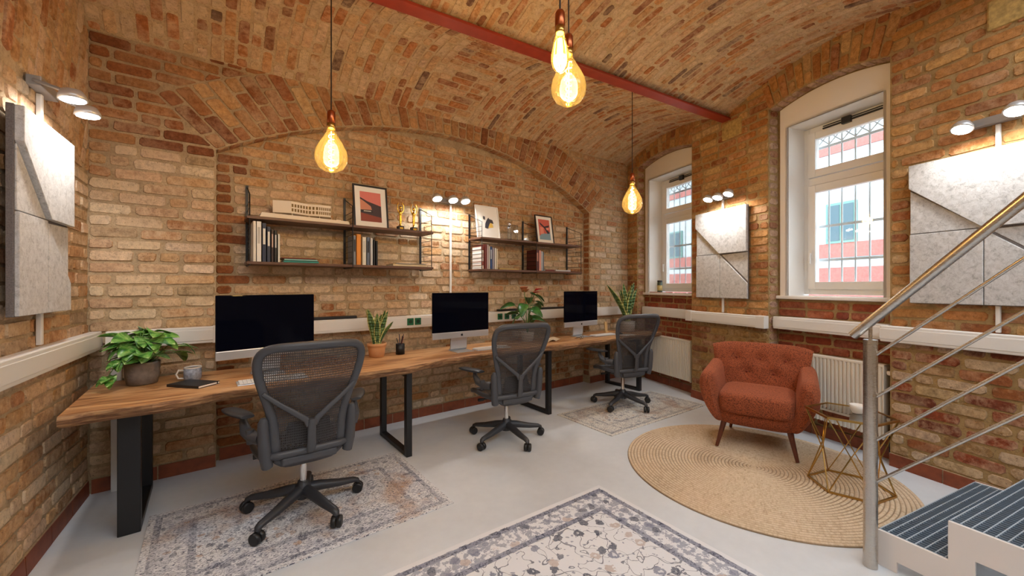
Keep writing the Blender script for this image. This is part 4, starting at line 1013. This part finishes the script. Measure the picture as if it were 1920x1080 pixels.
bk2 = [('grey book with dark bands behind the middle ladder', 1.062, .022, .27, G_, K_), ('bright orange book on the first shelf', 1.089, .042, .285, S(222, 140, 48), None), ('cream book right of the orange one', 1.142, .036, .262, S(222, 218, 204), S(196, 194, 186)),
       ('slate blue book with a dark label', 1.183, .028, .262, S(96, 108, 128), K_), ('pale grey book between slate and black books', 1.216, .024, .258, S(196, 198, 200), None), ('black book near the end of the orange book row', 1.246, .016, .245, K_, None), ('black leaning book at the end of the orange book row', 1.270, .016, .235, S(24, 26, 34), None)]
for lab, x, wd_, hg, col, sp in bk2: book(lab, x, wd_, hg, .19, col, spine=sp, lean=0)
flat_book('large cream book lying flat under the golden awards', 1.44, 1.80, ZL, .022, S(222, 204, 168), dep=.2); flat_book('thin white brochure lying on the large cream book', 1.47, 1.78, ZL+.0225, .008, S(236, 232, 222), dep=.18)
bk3 = [('red brown book at the start of the second shelf', 2.515, .026, .285, S(120, 50, 44), None), ('pink white book beside the red brown one', 2.545, .022, .28, S(206, 186, 186), None), ('white slim book before the blue one', 2.570, .016, .265, W_, None), ('deep blue book on the second shelf', 2.590, .026, .262, S(44, 76, 138), S(190, 200, 214)),
       ('grey lilac book beside the deep blue one', 2.620, .026, .25, S(158, 152, 168), None), ('white book near the flat yellow book', 2.652, .022, .248, W_, None), ('cream thin book closing the second shelf row', 2.678, .018, .24, S(226, 214, 186), None)]
for lab, x, wd_, hg, col, sp in bk3: book(lab, x, wd_, hg, .19, col, spine=sp)
r5 = random.Random(5)
for k in range(6):
    c = [S(232, 222, 210), S(176, 96, 84), S(226, 214, 206), S(214, 188, 178), S(232, 224, 214), S(150, 70, 60)][k]
    flat_book(['cream', 'brick red', 'ivory', 'blush pink', 'off white', 'maroon'][k]+' book in the upright pile at the second shelf ladder', 2.475, 2.507, ZL+.044*k, .042, c, y0=3.79, dep=.20)
flat_book('yellow book lying flat on the second lower shelf', 2.72, 3.02, ZL, .014, S(224, 190, 112)); flat_book('thin cream book lying on the yellow one', 2.73, 2.98, ZL+.0145, .007, S(232, 216, 176))
bk4 = [('dark patterned red book behind the middle ladder of the second shelf', 3.295, .045, .265, S(84, 30, 28), S(176, 120, 104)), ('salmon pink book on the right lower shelf', 3.345, .032, .26, S(216, 158, 146), None), ('white grey book beside the salmon one', 3.381, .022, .25, S(204, 206, 210), None), ('thin steel blue book at the right row end', 3.407, .018, .24, S(112, 132, 158), None)]
for lab, x, wd_, hg, col, sp in bk4: book(lab, x, wd_, hg, .19, col, spine=sp)
flat_book('dark red book lying flat at the far shelf end', 3.46, 3.62, ZL, .018, S(110, 40, 40)); flat_book('grey white magazine lying flat at the far shelf end', 3.64, 3.92, ZL, .02, S(206, 208, 212))

# architectural model
am = thing('architectural_model', 'white cardboard model of a building on a pale base on the upper shelf', 'model', (0, 0, 0))
CARD = flat('model_card', S(226, 214, 196), .8); CW = flat('model_window', S(120, 96, 52), .7)
m = MB(); m.hexa([(.33, 3.77, ZU), (1.03, 3.77, ZU), (1.03, 4.0, ZU), (.33, 4.0, ZU), (.345, 3.775, ZU+.04), (1.02, 3.775, ZU+.03), (1.02, 3.99, ZU+.03), (.345, 3.99, ZU+.05)]); m.build('base', CARD, am, bevel=.002)
zb = ZU+.048
plan = [(.43, 3.85), (.56, 3.81), (.70, 3.86), (.78, 3.83), (.88, 3.83), (.90, 3.92), (.74, 3.95), (.56, 3.92), (.45, 3.95)]
m = MB(); m.prism([(x, y, zb+.012) for x, y in plan], (0, 0, .095)); m.build('building_body', CARD, am)
m = MB(); m.prism([(x, y, zb+.107) for x, y in plan], (0, 0, .006)); m.build('roof', CARD, am)
for x0, y0, x1, y1 in ((.56, 3.81, .70, 3.86), (.70, 3.86, .78, 3.83), (.78, 3.83, .88, 3.83)):
    n = 6 if x1-x0 > .09 else 3
    for k in range(n):
        for zz_ in (.028, .066):
            a, b = (k+.2)/n, (k+.8)/n; A = V((x0+(x1-x0)*a, y0+(y1-y0)*a-.001, zb+zz_)); B = V((x0+(x1-x0)*b, y0+(y1-y0)*b-.001, zb+zz_)); m = MB(); m.add([A, B, B+V((0, 0, .026)), A+V((0, 0, .026))], [(0, 1, 2, 3)]); m.build('window', CW, am, solid=.001)
for x, y in plan[:6]: m = MB(); m.tube([(x+.01, y+.012, ZU+.035), (x+.01, y+.012, zb+.013)], .003, 6); m.build('column', CARD, am)
m = MB(); m.b2(.925, .965, 3.82, 3.87, ZU+.028, ZU+.045); m.build('small_block', CARD, am)

# pictures leaning on the upper shelves
def picture(label, x0, x1, hgt, yb_, frame_mt, fw_, art, matw):
    t = thing('framed_picture', label, 'picture', ((x0+x1)/2, yb_, ZU+.001), 0); W = x1-x0; L = math.radians(-9)
    root = t; t.rotation_euler = (L, 0, 0)
    m = MB()
    for a, b, c, d in ((-W/2, -W/2+fw_, 0, hgt), (W/2-fw_, W/2, 0, hgt), (-W/2+fw_, W/2-fw_, 0, fw_), (-W/2+fw_, W/2-fw_, hgt-fw_, hgt)): m.b2(a, b, 0, .018, c, d)
    m.build('frame', frame_mt, t, bevel=.001)
    m = MB(); m.b2(-W/2+fw_*.8, W/2-fw_*.8, .008, .014, fw_*.8, hgt-fw_*.8); mp = m.build('mat_board', PAPER, t)
    ax, az = W/2-fw_-matw, matw+fw_; aw, ah = 2*ax, hgt-2*az
    for i, (poly, col) in enumerate(art):
        m = MB(); m.prism([(-ax+aw*u, .0078-.0003*i, az+ah*v) for u, v in poly], (0, -.0004, 0)); m.build('print', flat('ink_%d_%d_%d' % tuple(int(c*99) for c in col[:3]), col, .7), mp)
FB = flat('frame_black', S(28, 24, 26), .4)
picture('black framed landscape print with pink sky on the first upper shelf', 1.095, 1.428, .43, 3.86, FB, .016, [
    ([(0, 0), (1, 0), (1, 1), (0, 1)], S(216, 124, 116)), ([(0, 0), (1, 0), (1, .55), (.35, .68), (0, .80)], S(70, 56, 60)), ([(0, .38), (.55, .38), (.5, .52), (.12, .70), (0, .74)], S(204, 138, 112)),
    ([(0, .28), (.6, .30), (.55, .40), (0, .38)], S(48, 46, 52)), ([(.15, .33), (.5, .33), (.5, .36), (.15, .36)], S(206, 200, 186)), ([(0, 0), (1, 0), (1, .16), (0, .28)], S(140, 70, 56))], .05)
picture('white framed drawing with dark ink shapes on the second upper shelf', 2.475, 2.80, .40, 3.86, flat('frame_white', S(236, 234, 230), .4), .014, [
    ([(.2, .62), (.34, .60), (.34, .74), (.2, .76)], S(80, 78, 84)), ([(.28, .25), (.5, .22), (.66, .45), (.58, .72), (.44, .60), (.32, .44)], S(62, 62, 74)), ([(.5, .25), (.86, .30), (.80, .52), (.62, .44)], S(226, 192, 96)), ([(.55, .5), (.9, .46), (.84, .62), (.6, .66)], S(70, 66, 70))], .045)
picture('small black framed red and blue print on the second upper shelf', 3.395, 3.70, .385, 3.86, FB, .014, [
    ([(0, 0), (1, 0), (1, 1), (0, 1)], S(196, 96, 82)), ([(0, 0), (1, 0), (1, .42), (.6, .30), (.3, .34), (0, .16)], S(128, 158, 176)), ([(.1, .86), (.5, .66), (.95, .74), (.9, .64), (.7, .58), (.95, .34), (.75, .30), (.5, .56), (.15, .74)], S(54, 44, 56)), ([(.08, .25), (.4, .3), (.42, .6), (.12, .62)], S(222, 140, 122)), ([(.62, .6), (.92, .62), (.9, .5), (.7, .48)], S(228, 150, 132))], .04)
# golden awards
def award(label, x, y):
    t = thing('trophy', label, 'trophy', (x, y, ZU), 0)
    m = MB(); m.b2(-.03, .03, -.03, .03, 0, .045); m.build('plinth', BLACK, t, bevel=.003)
    m = MB(); m.lathe([(.022, .045), (.012, .055), (.010, .08), (.016, .11), (.012, .14), (.017, .17), (.020, .19), (.008, .205), (.006, .21)], 16); m.build('figure', GOLDT, t)
    for s in (-1, 1):
        m = MB(); m.tube([(s*.016, 0, .18), (s*.03, -.004, .21), (s*.034, 0, .25), (s*.02, 0, .285)], [.007, .006, .005, .004], 8); m.build('arm', GOLDT, t)
    m = MB(); m.lathe([(.001, .212), (.012, .218), (.016, .232), (.013, .246), (.001, .252)], 14); m.build('globe', GOLDT, t)
    m = MB(); m.b2(-.018, .018, -.0315, -.03, .014, .032); m.build('plaque', GOLDT, t)
award('golden figure award on a black plinth next to the framed landscape print', 1.545, 3.86); award('golden figure award on a black plinth at the shelf end ladder', 1.688, 3.86)
# glass awards
def glass_award(label, x, y, w_, h_, ball):
    t = thing('glass_award', label, 'award', (x, y, ZU))
    m = MB(); m.b2(-w_/2, w_/2, -.02, .02, 0, .018); m.build('foot', CLEARG, t, bevel=.002)
    m = MB(); m.b2(-w_*.42, w_*.42, -.012, .012, .018, h_); m.build('block', CLEARG, t, bevel=.004)
    if ball: m = MB(); m.lathe([(.001, h_), (w_*.35, h_+.008), (w_*.42, h_+.03), (w_*.35, h_+.052), (.001, h_+.06)], 18); m.build('crown', flat('silver_award', S(222, 222, 226), .15, 1), t)
glass_award('tall narrow glass award with a silver crown beside the white framed drawing', 2.93, 3.86, .055, .17, True); glass_award('wide clear glass award between the two second shelf pictures', 3.03, 3.88, .11, .20, False); glass_award('small glass award close to the middle ladder', 3.18, 3.84, .07, .11, False)
# bottle on window sill
bo = thing('jar', 'dark jar with a golden label on the far window sill', 'jar', MR(1.04, 1.3365, -.25))
m = MB(); m.lathe([(.001, 0), (.036, 0), (.038, .01), (.038, .15), (.034, .158), (.001, .16)], 20); m.build('body', flat('jar_green', S(64, 76, 56), .3), bo)
m = MB(); m.lathe([(.0385, .03), (.0388, .03), (.0388, .11), (.0385, .11)], 20); m.build('jar_label', flat('jar_label', S(196, 170, 104), .5), bo)
m = MB(); m.lathe([(.036, .158), (.037, .16), (.037, .185), (.001, .186)], 20); m.build('lid', BLACK, bo)

# ------------------------------------------------------------------ rugs
def rug(label, cx, cy, hx, hy, rz, mt, name='rug'):
    m = MB(); nx, ny = 24, 16
    m.b2(-hx, hx, -hy, hy, 0, .007); o = m.build(name, mt, bevel=.002); o.location = (cx, cy, .0005); o.rotation_euler = (0, 0, rz)
    return tag(o, label, 'rug')
RB, RDk, RM, RW = S(206, 200, 190), S(58, 62, 82), S(120, 120, 132), S(168, 128, 92)
rug('faded grey and rust patterned rug under the first office chair', .498, 2.80, .785, .505, 0, rug_material('rug_faded', .785, .505, S(220, 219, 220), S(46, 52, 78), S(156, 156, 170), S(176, 132, 90), .8, 1.3))
rug('cream rug with navy floral pattern and border in the open floor', .86, 1.02, 1.32, .90, math.radians(-2.5), rug_material('rug_floral', 1.32, .90, S(220, 220, 222), S(34, 42, 70), S(112, 116, 138), S(184, 166, 156), 0, .92))
rug('small worn beige rug under the office chair in the window corner', 3.91, 2.755, .85, .39, math.radians(-2), rug_material('rug_worn', .85, .39, S(216, 211, 200), S(70, 76, 98), S(166, 162, 160), S(168, 132, 104), .85, 1.2))
jr = MB(); R0 = .95; nr = 38; prof = [(.002, .011)]
for k in range(nr):
    r0 = R0*k/nr; dr = R0/nr
    prof += [(max(.003, r0+dr*.12), .009), (r0+dr*.35, .0145), (r0+dr*.65, .0145), (r0+dr*.9, .009)]
prof += [(R0, .004), (R0, 0)]
jr.lathe(prof, 96); o = jr.build('round_rug', jute_material()); o.location = (3.40, 1.30, .0005); tag(o, 'round braided jute rug under the rust armchair', 'rug')

# ------------------------------------------------------------------ office chairs
BKS = .92
BK = [(.40, .10), (.415, .155), (.45, .185), (.52, .195), (.60, .20), (.68, .213), (.76, .235), (.84, .262), (.92, .285), (.99, .295), (1.04, .288), (1.07, .262), (1.085, .22), (1.092, .12)]
BK = [(z, w_*BKS) for z, w_ in BK]
def bw(z):
    for (za, wa), (zb_, wb) in zip(BK, BK[1:]):
        if za <= z <= zb_: return wa+(wb-wa)*(z-za)/(zb_-za)
    return .1
def by(x, z):
    pts = [(.38, -.185), (.5, -.215), (.62, -.215), (.75, -.245), (.9, -.30), (1.1, -.375)]
    y = pts[-1][1]
    for (za, ya), (zb_, yb_) in zip(pts, pts[1:]):
        if za <= z <= zb_: y = ya+(yb_-ya)*(z-za)/(zb_-za); break
    return y+.65*x*x
def make_chair():
    t = thing('office_chair', 'x', 'chair')
    # five star base
    for k in range(5):
        a = 2*PI*k/5; c, s = math.cos(a), math.sin(a); P = lambda r, z: (r*c, r*s, z)
        m = MB(); m.tube([P(.03, .135), P(.10, .128), P(.22, .105), P(.315, .094), P(.336, .084), P(.342, .068)], [.034, .033, .029, .025, .021, .015], 12, r2=[.036, .032, .024, .018, .017, .015], up=(0, 0, 1)); m.build('leg', GRAPH2, t)
        cs = MB()
        h = V((.342*c, .342*s, 0)); ca = a+1.1+k*.7; n_ = V((math.cos(ca), math.sin(ca), 0))
        for q in (-1, 1):
            ctr = h+n_*(.0165*q)+V((0, 0, .0345)); cs.tube([ctr-n_*.0135, ctr-n_*.009, ctr+n_*.009, ctr+n_*.0135], [.028, .0335, .0335, .028], 18)
        cw = cs.build('caster', BLACK, t)
        m = MB(); m.tube([h+V((0, 0, .03)), h+V((0, 0, .066))], .009, 8); m.build('caster_stem', GRAPH2, cw)
    m = MB(); m.lathe([(.045, .085), (.05, .10), (.048, .16), (.034, .178), (.031, .19)], 20); m.build('hub', GRAPH2, t)
    m = MB(); m.lathe([(.020, .18), (.020, .30), (.018, .31), (.014, .37)], 16); m.build('gas_lift', CHROME, t)
    m = MB(); m.hexa([(-.07, -.16, .36), (.07, -.16, .36), (.09, .12, .35), (-.09, .12, .35), (-.10, -.19, .425), (.10, -.19, .425), (.13, .16, .42), (-.13, .16, .42)]); m.build('tilt_mechanism', GRAPH2, t, bevel=.015, seg=3)
    m = MB(); m.tube([(.13, .06, .395), (.24, .07, .385)], .008, 8); m.tube([(-.13, .04, .395), (-.23, .05, .385)], .008, 8); m.box((.25, .07, .385), (.05, .025, .02)); m.box((-.24, .05, .385), (.05, .025, .02)); m.build('levers', BLACK, t)
    # seat
    def sz(y): return .455+(-.0 if y < .12 else -((y-.12)**2)*1.6)+(.02*max(0, -y-.1))
    def sw(y): return .235+.03*math.sin((y+.2)/.47*PI)
    m = MB(); m.grid(lambda a, b: V(((2*a-1)*sw(-.2+.46*b)*.93, -.2+.46*b, sz(-.2+.46*b)-.028*(1-(2*a-1)**2)*math.sin(PI*b)**.5)), 14, 12); m.build('seat', MESH, t)
    pts = []
    for i in range(9): y = -.2+.44*i/8; pts.append((sw(y), y, sz(y)))
    pts += [(.20, .262, sz(.262)), (.10, .272, sz(.272)), (-.10, .272, sz(.272)), (-.20, .262, sz(.262))]
    for i in range(8, -1, -1): y = -.2+.44*i/8; pts.append((-sw(y), y, sz(y)))
    pts += [(-.15, -.215, sz(-.2)), (0, -.218, sz(-.2)), (.15, -.215, sz(-.2))]
    m = MB(); m.tube(pts, .017, 8, closed=True, r2=.022, up=(0, 0, 1)); m.build('seat_frame', GRAPH, t)
    # back
    m = MB(); m.grid(lambda a, b: (lambda z: V(((2*a-1)*(bw(z)-.012), by((2*a-1)*bw(z), z)-.004, z)))(.43+.645*b), 16, 22); back = m.build('backrest', MESH, t)
    out = [(w_, z) for z, w_ in BK]; loop = out+[(-x, z) for x, z in reversed(out)]
    pts = [(x, by(x, z), z) for x, z in loop]
    # densify
    dn = []
    for i in range(len(pts)):
        p0, p1, p2, p3 = [V(pts[(i+k-1) % len(pts)]) for k in range(4)]
        for k in range(3):
            q = k/3; dn.append(.5*((2*p1)+(p2-p0)*q+(2*p0-5*p1+4*p2-p3)*q*q+(3*p1-p0-3*p2+p3)*q**3))
    m = MB(); ra = [.024+.008*max(0, (.75-p.z)/.35) for p in dn]; m.tube(dn, ra, 10, closed=True, r2=.016, up=(0, 1, 0)); m.build('back_frame', GRAPH, back)
    sp = MB(); oy = -.03
    for s in (-1, 1):
        P = [(s*.243, by(.243, .83)-.018, .83), (s*.17, by(.17, .76)+oy, .765), (s*.09, by(.09, .69)+oy-.005, .70), (s*.03, by(.03, .645)+oy-.012, .65), (s*.012, by(0, .60)+oy-.016, .615)]
        sp.tube(P, [.012, .014, .016, .018, .02], 8, r2=.008, up=(0, 1, 0))
    sp.tube([(0, by(0, .65)+oy-.014, .65), (0, by(0, .58)+oy-.018, .58), (0, by(0, .5)+oy-.014, .5), (0, by(0, .46)+oy-.004, .455)], [.02, .024, .026, .022], 10, r2=.012, up=(0, 1, 0)); sp.build('spine_support', GRAPH, back)
    m = MB(); m.grid(lambda a, b: V(((2*a-1)*(.11+.03*(1-b)), by((2*a-1)*.12, .5+.13*b)+.022, .50+.13*b)), 8, 6); m.build('lumbar_pad', BLACK, back, solid=.008)
    m = MB(); m.box((0, by(0, .43)-.01, .415), (.30, .035, .05)); m.build('back_mount', GRAPH, t, bevel=.014, seg=3)
    for s in (-1, 1):
        m = MB(); m.tube([(s*.215, -.19, .40), (s*.228, -.20, .48), (s*.235, -.205, .58), (s*.238, -.212, .66), (s*.236, -.215, .685)], [.030, .032, .030, .026, .015], 10, r2=[.034, .033, .03, .024, .013], up=(0, 1, 0)); m.build('arm_post', GRAPH, t)
        m = MB(); m.tube([(s*.24, -.17, .56), (s*.275, -.10, .555), (s*.305, -.03, .575), (s*.315, .01, .62), (s*.315, .02, .66)], [.034, .035, .032, .022, .015], 10, r2=[.036, .034, .03, .022, .015]); m.tube([(s*.285, -.09, .52), (s*.29, -.09, .60)], .022, 10); m.build('arm_bracket', GRAPH, t)
        m = MB()
        rings = []
        for k in range(9):
            q = k/8; wv = .034+.020*math.sin(PI*q)**.7; y = -.09+.25*q; rings.append([(s*(.300+.085*q)+wv*math.cos(2*PI*j/14), y, .675+.017*math.sin(2*PI*j/14)*(1 if 0 < k < 8 else .6)) for j in range(14)])
        m.loft(rings); m.build('arm_pad', GRAPH2, t, subsurf=1)
    return t
ch0 = make_chair()
def set_base_angle(t, ang):
    for c in t.children:
        if c.name.split('.')[0] in ('leg', 'caster', 'hub'): c.rotation_euler = (0, 0, ang)
specs = [((.48, 2.80, .0085), 0, 3, 'grey mesh office chair standing on the faded rust and grey rug'), ((2.22, 2.97, .001), -8, 338, 'grey mesh office chair standing on the bare floor at the middle computer'), ((3.94, 2.94, .0085), -17, 338, 'grey mesh office chair standing on the worn beige rug by the radiator')]
chairs = [ch0, copy_tree(ch0), copy_tree(ch0)]
for c, (loc, rz, ba, lab) in zip(chairs, specs):
    c.location = loc; c.rotation_euler = (0, 0, math.radians(rz)); tag(c, lab, 'chair', 'office chairs along the desk'); set_base_angle(c, math.radians(ba-rz))

# ------------------------------------------------------------------ armchair
ac = thing('armchair', 'rust boucle armchair with buttoned back standing on the round jute rug', 'armchair', (3.94, 1.47, .015), math.radians(106.6)); ac.location.z = .021
def sup(n, a): c, s = math.cos(a), math.sin(a); return math.copysign(abs(c)**(2/n), c), math.copysign(abs(s)**(2/n), s)
# base (apron)
m = MB(); rings = []
for z, hw, y0, y1 in ((.205, .27, -.27, .27), (.22, .315, -.31, .30), (.27, .335, -.335, .325), (.33, .345, -.345, .335), (.36, .33, -.34, .32)):
    rings.append([((lambda c: (c[0]*hw, (y0+y1)/2+c[1]*(y1-y0)/2, z))(sup(5, 2*PI*k/32))) for k in range(32)])
m.loft(rings); m.build('base', BOUCLE, ac)
# cushion
m = MB(); rings = []
for z, k_ in ((.325, .93), (.34, .985), (.40, 1.0), (.455, .995), (.482, .95), (.496, .80), (.50, .5)):
    rings.append([((lambda c: (c[0]*.285*k_, .075+c[1]*.30*k_, z))(sup(6, 2*PI*k/36))) for k in range(36)])
m.loft(rings); m.build('seat_cushion', BOUCLE, ac, subsurf=1)
# backrest: winged tufted shell
BUT = [(-.20, .71), (0, .71), (.20, .71), (-.11, .585), (.11, .585)]
def bsurf(a, b, side):                   # a across -1..1, b up 0..1
    z = .30+.56*b; wd_ = .31+.10*b**.8
    x = a*wd_
    if b > .9: z -= .035*((b-.9)/.1)*abs(a)**6
    y = -.215-.13*b**1.3+.09*abs(a)**2.2*(.6+.4*b)
    th = .055*(1-.25*b)*(max(0, 1-abs(a)**7)**.5)*(max(0, 1-max(0, b-.55)**2/.2025)**.5 if b > .55 else 1)
    if side > 0:
        for bx_, bz_ in BUT:
            d2 = (x-bx_)**2+(z-bz_)**2; th -= .030*math.exp(-d2/.0022)
        th += .012*math.sin(PI*b)
        return V((x, y+th, z))
    return V((x, y-th, z))
m = MB()
m.grid(lambda a, b: bsurf(2*a-1, b, 1), 48, 36); m.grid(lambda a, b: bsurf(2*a-1, b, -1), 48, 36); m.build('backrest', BOUCLE, ac)
for bx_, bz_ in BUT:
    b = (bz_-.30)/.56; p = bsurf(bx_/(.31+.10*b**.8), b, 1); m = MB(); m.lathe([(.001, .006), (.009, .004), (.012, 0), (.009, -.004), (.001, -.005)], 12); o = m.build('button', flat('button_rust', S(112, 46, 26), .9), ac); o.location = p+V((0, .002, 0)); o.rotation_euler = (-PI/2, 0, 0)
# arms
for s in (-1, 1):
    m = MB(); rings = []
    for q in [i/18 for i in range(19)]:
        y = -.27+.63*q
        top_ = .70-.05*q; k_ = max(.10, (1-max(0, (q-.78)/.22)**2.4)**.5 if q < 1 else .10)
        zc_, hz_ = (.215+top_)/2, (top_-.215)/2
        ring = []
        for j in range(28):
            c_, s_ = sup(2.5, 2*PI*j/28); zz_ = zc_+s_*hz_*(.72+.28*k_); fz = min(1, max(0, (zz_-.215)/(top_-.215)))
            bow = .268+.098*math.sin(fz*PI*.60)
            ring.append((s*(bow+c_*(.060+.026*fz)*(.35+.65*k_)), y+.02*fz, zz_))
        rings.append(ring)
    m.loft(rings); m.build('arm', BOUCLE, ac, subsurf=1)
for x, y, tx, ty in ((-.235, .25, -.29, .30), (.235, .25, .29, .30), (-.22, -.25, -.255, -.305), (.22, -.25, .255, -.305)):
    m = MB(); m.tube([(x, y, .235), (tx, ty, 0)], [.024, .0135], 14); m.build('leg', LEGWOOD, ac)

# ------------------------------------------------------------------ glass side table
st_ = thing('side_table', 'hexagonal glass side table with a brass wire frame', 'table', (3.60, .755, .0155))
ang = [math.radians(104+60*k) for k in range(6)]; RT, ZT = .25, .515
tp = [V((RT*math.cos(a), RT*math.sin(a), ZT)) for a in ang]; bp = [V((RT*.95*math.cos(a), RT*.95*math.sin(a), .006)) for a in ang]
mp_ = [V((RT*.70*math.cos(a+PI/6), RT*.70*math.sin(a+PI/6), ZT*.5)) for a in ang]
m = MB()
for k in range(6): m.bar(tp[k], tp[(k+1) % 6], .012, .014)
m.build('top_frame', GOLD, st_)
m = MB()
for k in range(6): m.bar(bp[k], bp[(k+1) % 6], .012, .012)
m.build('base_frame', GOLD, st_)
for k in range(6):
    m = MB(); m.bar(mp_[k], tp[k], .006); m.bar(mp_[k], tp[(k+1) % 6], .006); m.bar(mp_[k], bp[k], .006); m.bar(mp_[k], bp[(k+1) % 6], .006); m.build('wire_leg', GOLD, st_)
m = MB(); m.prism([p*.985+V((0, 0, ZT*.015-.003)) for p in tp], (0, 0, .006)); m.build('glass_top', TGLASS, st_)
cu = thing('cup', 'white cup standing on the glass side table', 'cup', (3.635, .72, .0155+ZT+.004))
m = MB(); m.lathe([(.001, .004), (.024, 0), (.028, .004), (.042, .03), (.046, .06), (.043, .06), (.038, .03), (.001, .012)], 24); m.build('bowl', WPOT, cu)
m = MB(); m.tube([(.044, 0, .05), (.066, 0, .046), (.062, 0, .022), (.04, 0, .022)], .004, 8); m.build('handle', WPOT, cu)

# ------------------------------------------------------------------ stairs
SA = math.radians(13)
sr = thing('staircase', 'white steel stairs with galvanised grating treads beside the window wall', 'stairs', (2.70, .47, 0), -SA)
# local: -y goes up the stairs, +x towards the window wall
RUN, RISE, WID = .255, .18, 1.22
STW = flat('stair_white', S(226, 218, 212), .45)
NST = 4
for side in (0, 1):
    x = .035 if side == 0 else WID
    poly = []
    for k in range(NST):
        poly += [(-k*RUN, k*RISE+(.0 if k == 0 else 0)), (-k*RUN, (k+1)*RISE)]
    poly += [(-NST*RUN, NST*RISE), (-NST*RUN, NST*RISE-.34), (-2.7*RUN, .225)]
    poly += [(-1.33*RUN, .225), (-1.33*RUN, 0), (-.95*RUN, 0), (-.95*RUN, .055), (-.3*RUN, .055), (-.3*RUN, 0)]
    m = MB(); m.prism([(x, y, z) for y, z in poly], (.012, 0, 0)); m.build('stringer', STW, sr, bevel=.0015)
GR = grate_material()
for k in range(NST):
    z = (k+1)*RISE; y1, y0 = -k*RUN, -(k+1)*RUN-.02; m = MB()
    x0, x1 = .048, WID-.002
    for yy in (y0, y1-.005): m.b2(x0, x1, yy, yy+.005, z-.035, z)
    for xx in (x0, x1-.004): m.b2(xx, xx+.004, y0, y1, z-.035, z)
    tread = m.build('grating_tread', GR, sr, fix=False)
    m = MB(); n = 48
    for i in range(1, n): xx = x0+(x1-x0)*i/n; m.b2(xx-.0019, xx+.0019, y0, y1, z-.034, z-.001)
    m.build('bearing_bars', flat('shade_tinted_grate', S(118, 134, 150), .5, .3), tread, fix=False)  # darker tone paints in the shade down between the deep bars
    m = MB()
    for i in range(1, 8): yy = y0+(y1-y0)*i/8; m.b2(x0, x1, yy-.0022, yy+.0022, z-.012, z-.0005)
    m.build('cross_rods', GR, tread, fix=False)
rl = thing('handrail', 'brushed steel stair handrail with four thin rails and a floor post', 'handrail', (2.68, .48, 0), -SA)
m = MB(); m.tube([(0, 0, .001), (0, 0, 1.158)], .029, 24); m.build('post', STEEL, rl)
m = MB(); m.tube([(0, 0, 1.15), (0, 0, 1.232)], .008, 10); m.build('pin', STEEL, rl)
SL = 1.065
m = MB(); m.tube([(0, .075, 1.25-.075*SL), (0, -1.6, 1.25+1.6*SL)], .0225, 20); m.build('top_rail', STEEL, rl)
for z in (1.062, .85, .63, .42):
    m = MB(); sl = {1.062: .975, .85: .975, .63: 1.02, .42: 1.03}[z]; m.tube([(0, -.02, z+.02*sl), (0, -1.6, z+1.6*sl)], .0075, 10); m.build('thin_rail', STEEL, rl)

# white low cabinet edge at the left wall
cb = thing('cabinet', 'low white cabinet against the left brick wall below the trunking', 'cabinet', (0, 0, 0))
def lbox(u0, u1, d0, d1, z0, z1, name, mt, par=cb, bevel=.003):
    m = MB(); m.hexa([ML(u0, z0, d0), ML(u1, z0, d0), ML(u1, z0, d1), ML(u0, z0, d1), ML(u0, z1, d0), ML(u1, z1, d0), ML(u1, z1, d1), ML(u0, z1, d1)]); return m.build(name, mt, par, bevel=bevel)
lbox(-2.5, -1.66, .03, .155, .0, .775, 'body', WHITE)
for u0 in (-2.49, -2.07):
    d_ = lbox(u0, u0+.40, .155, .172, .03, .765, 'door', WHITE); lbox(u0+.18, u0+.22, .172, .184, .66, .67, 'knob', CHROME, d_, .002)
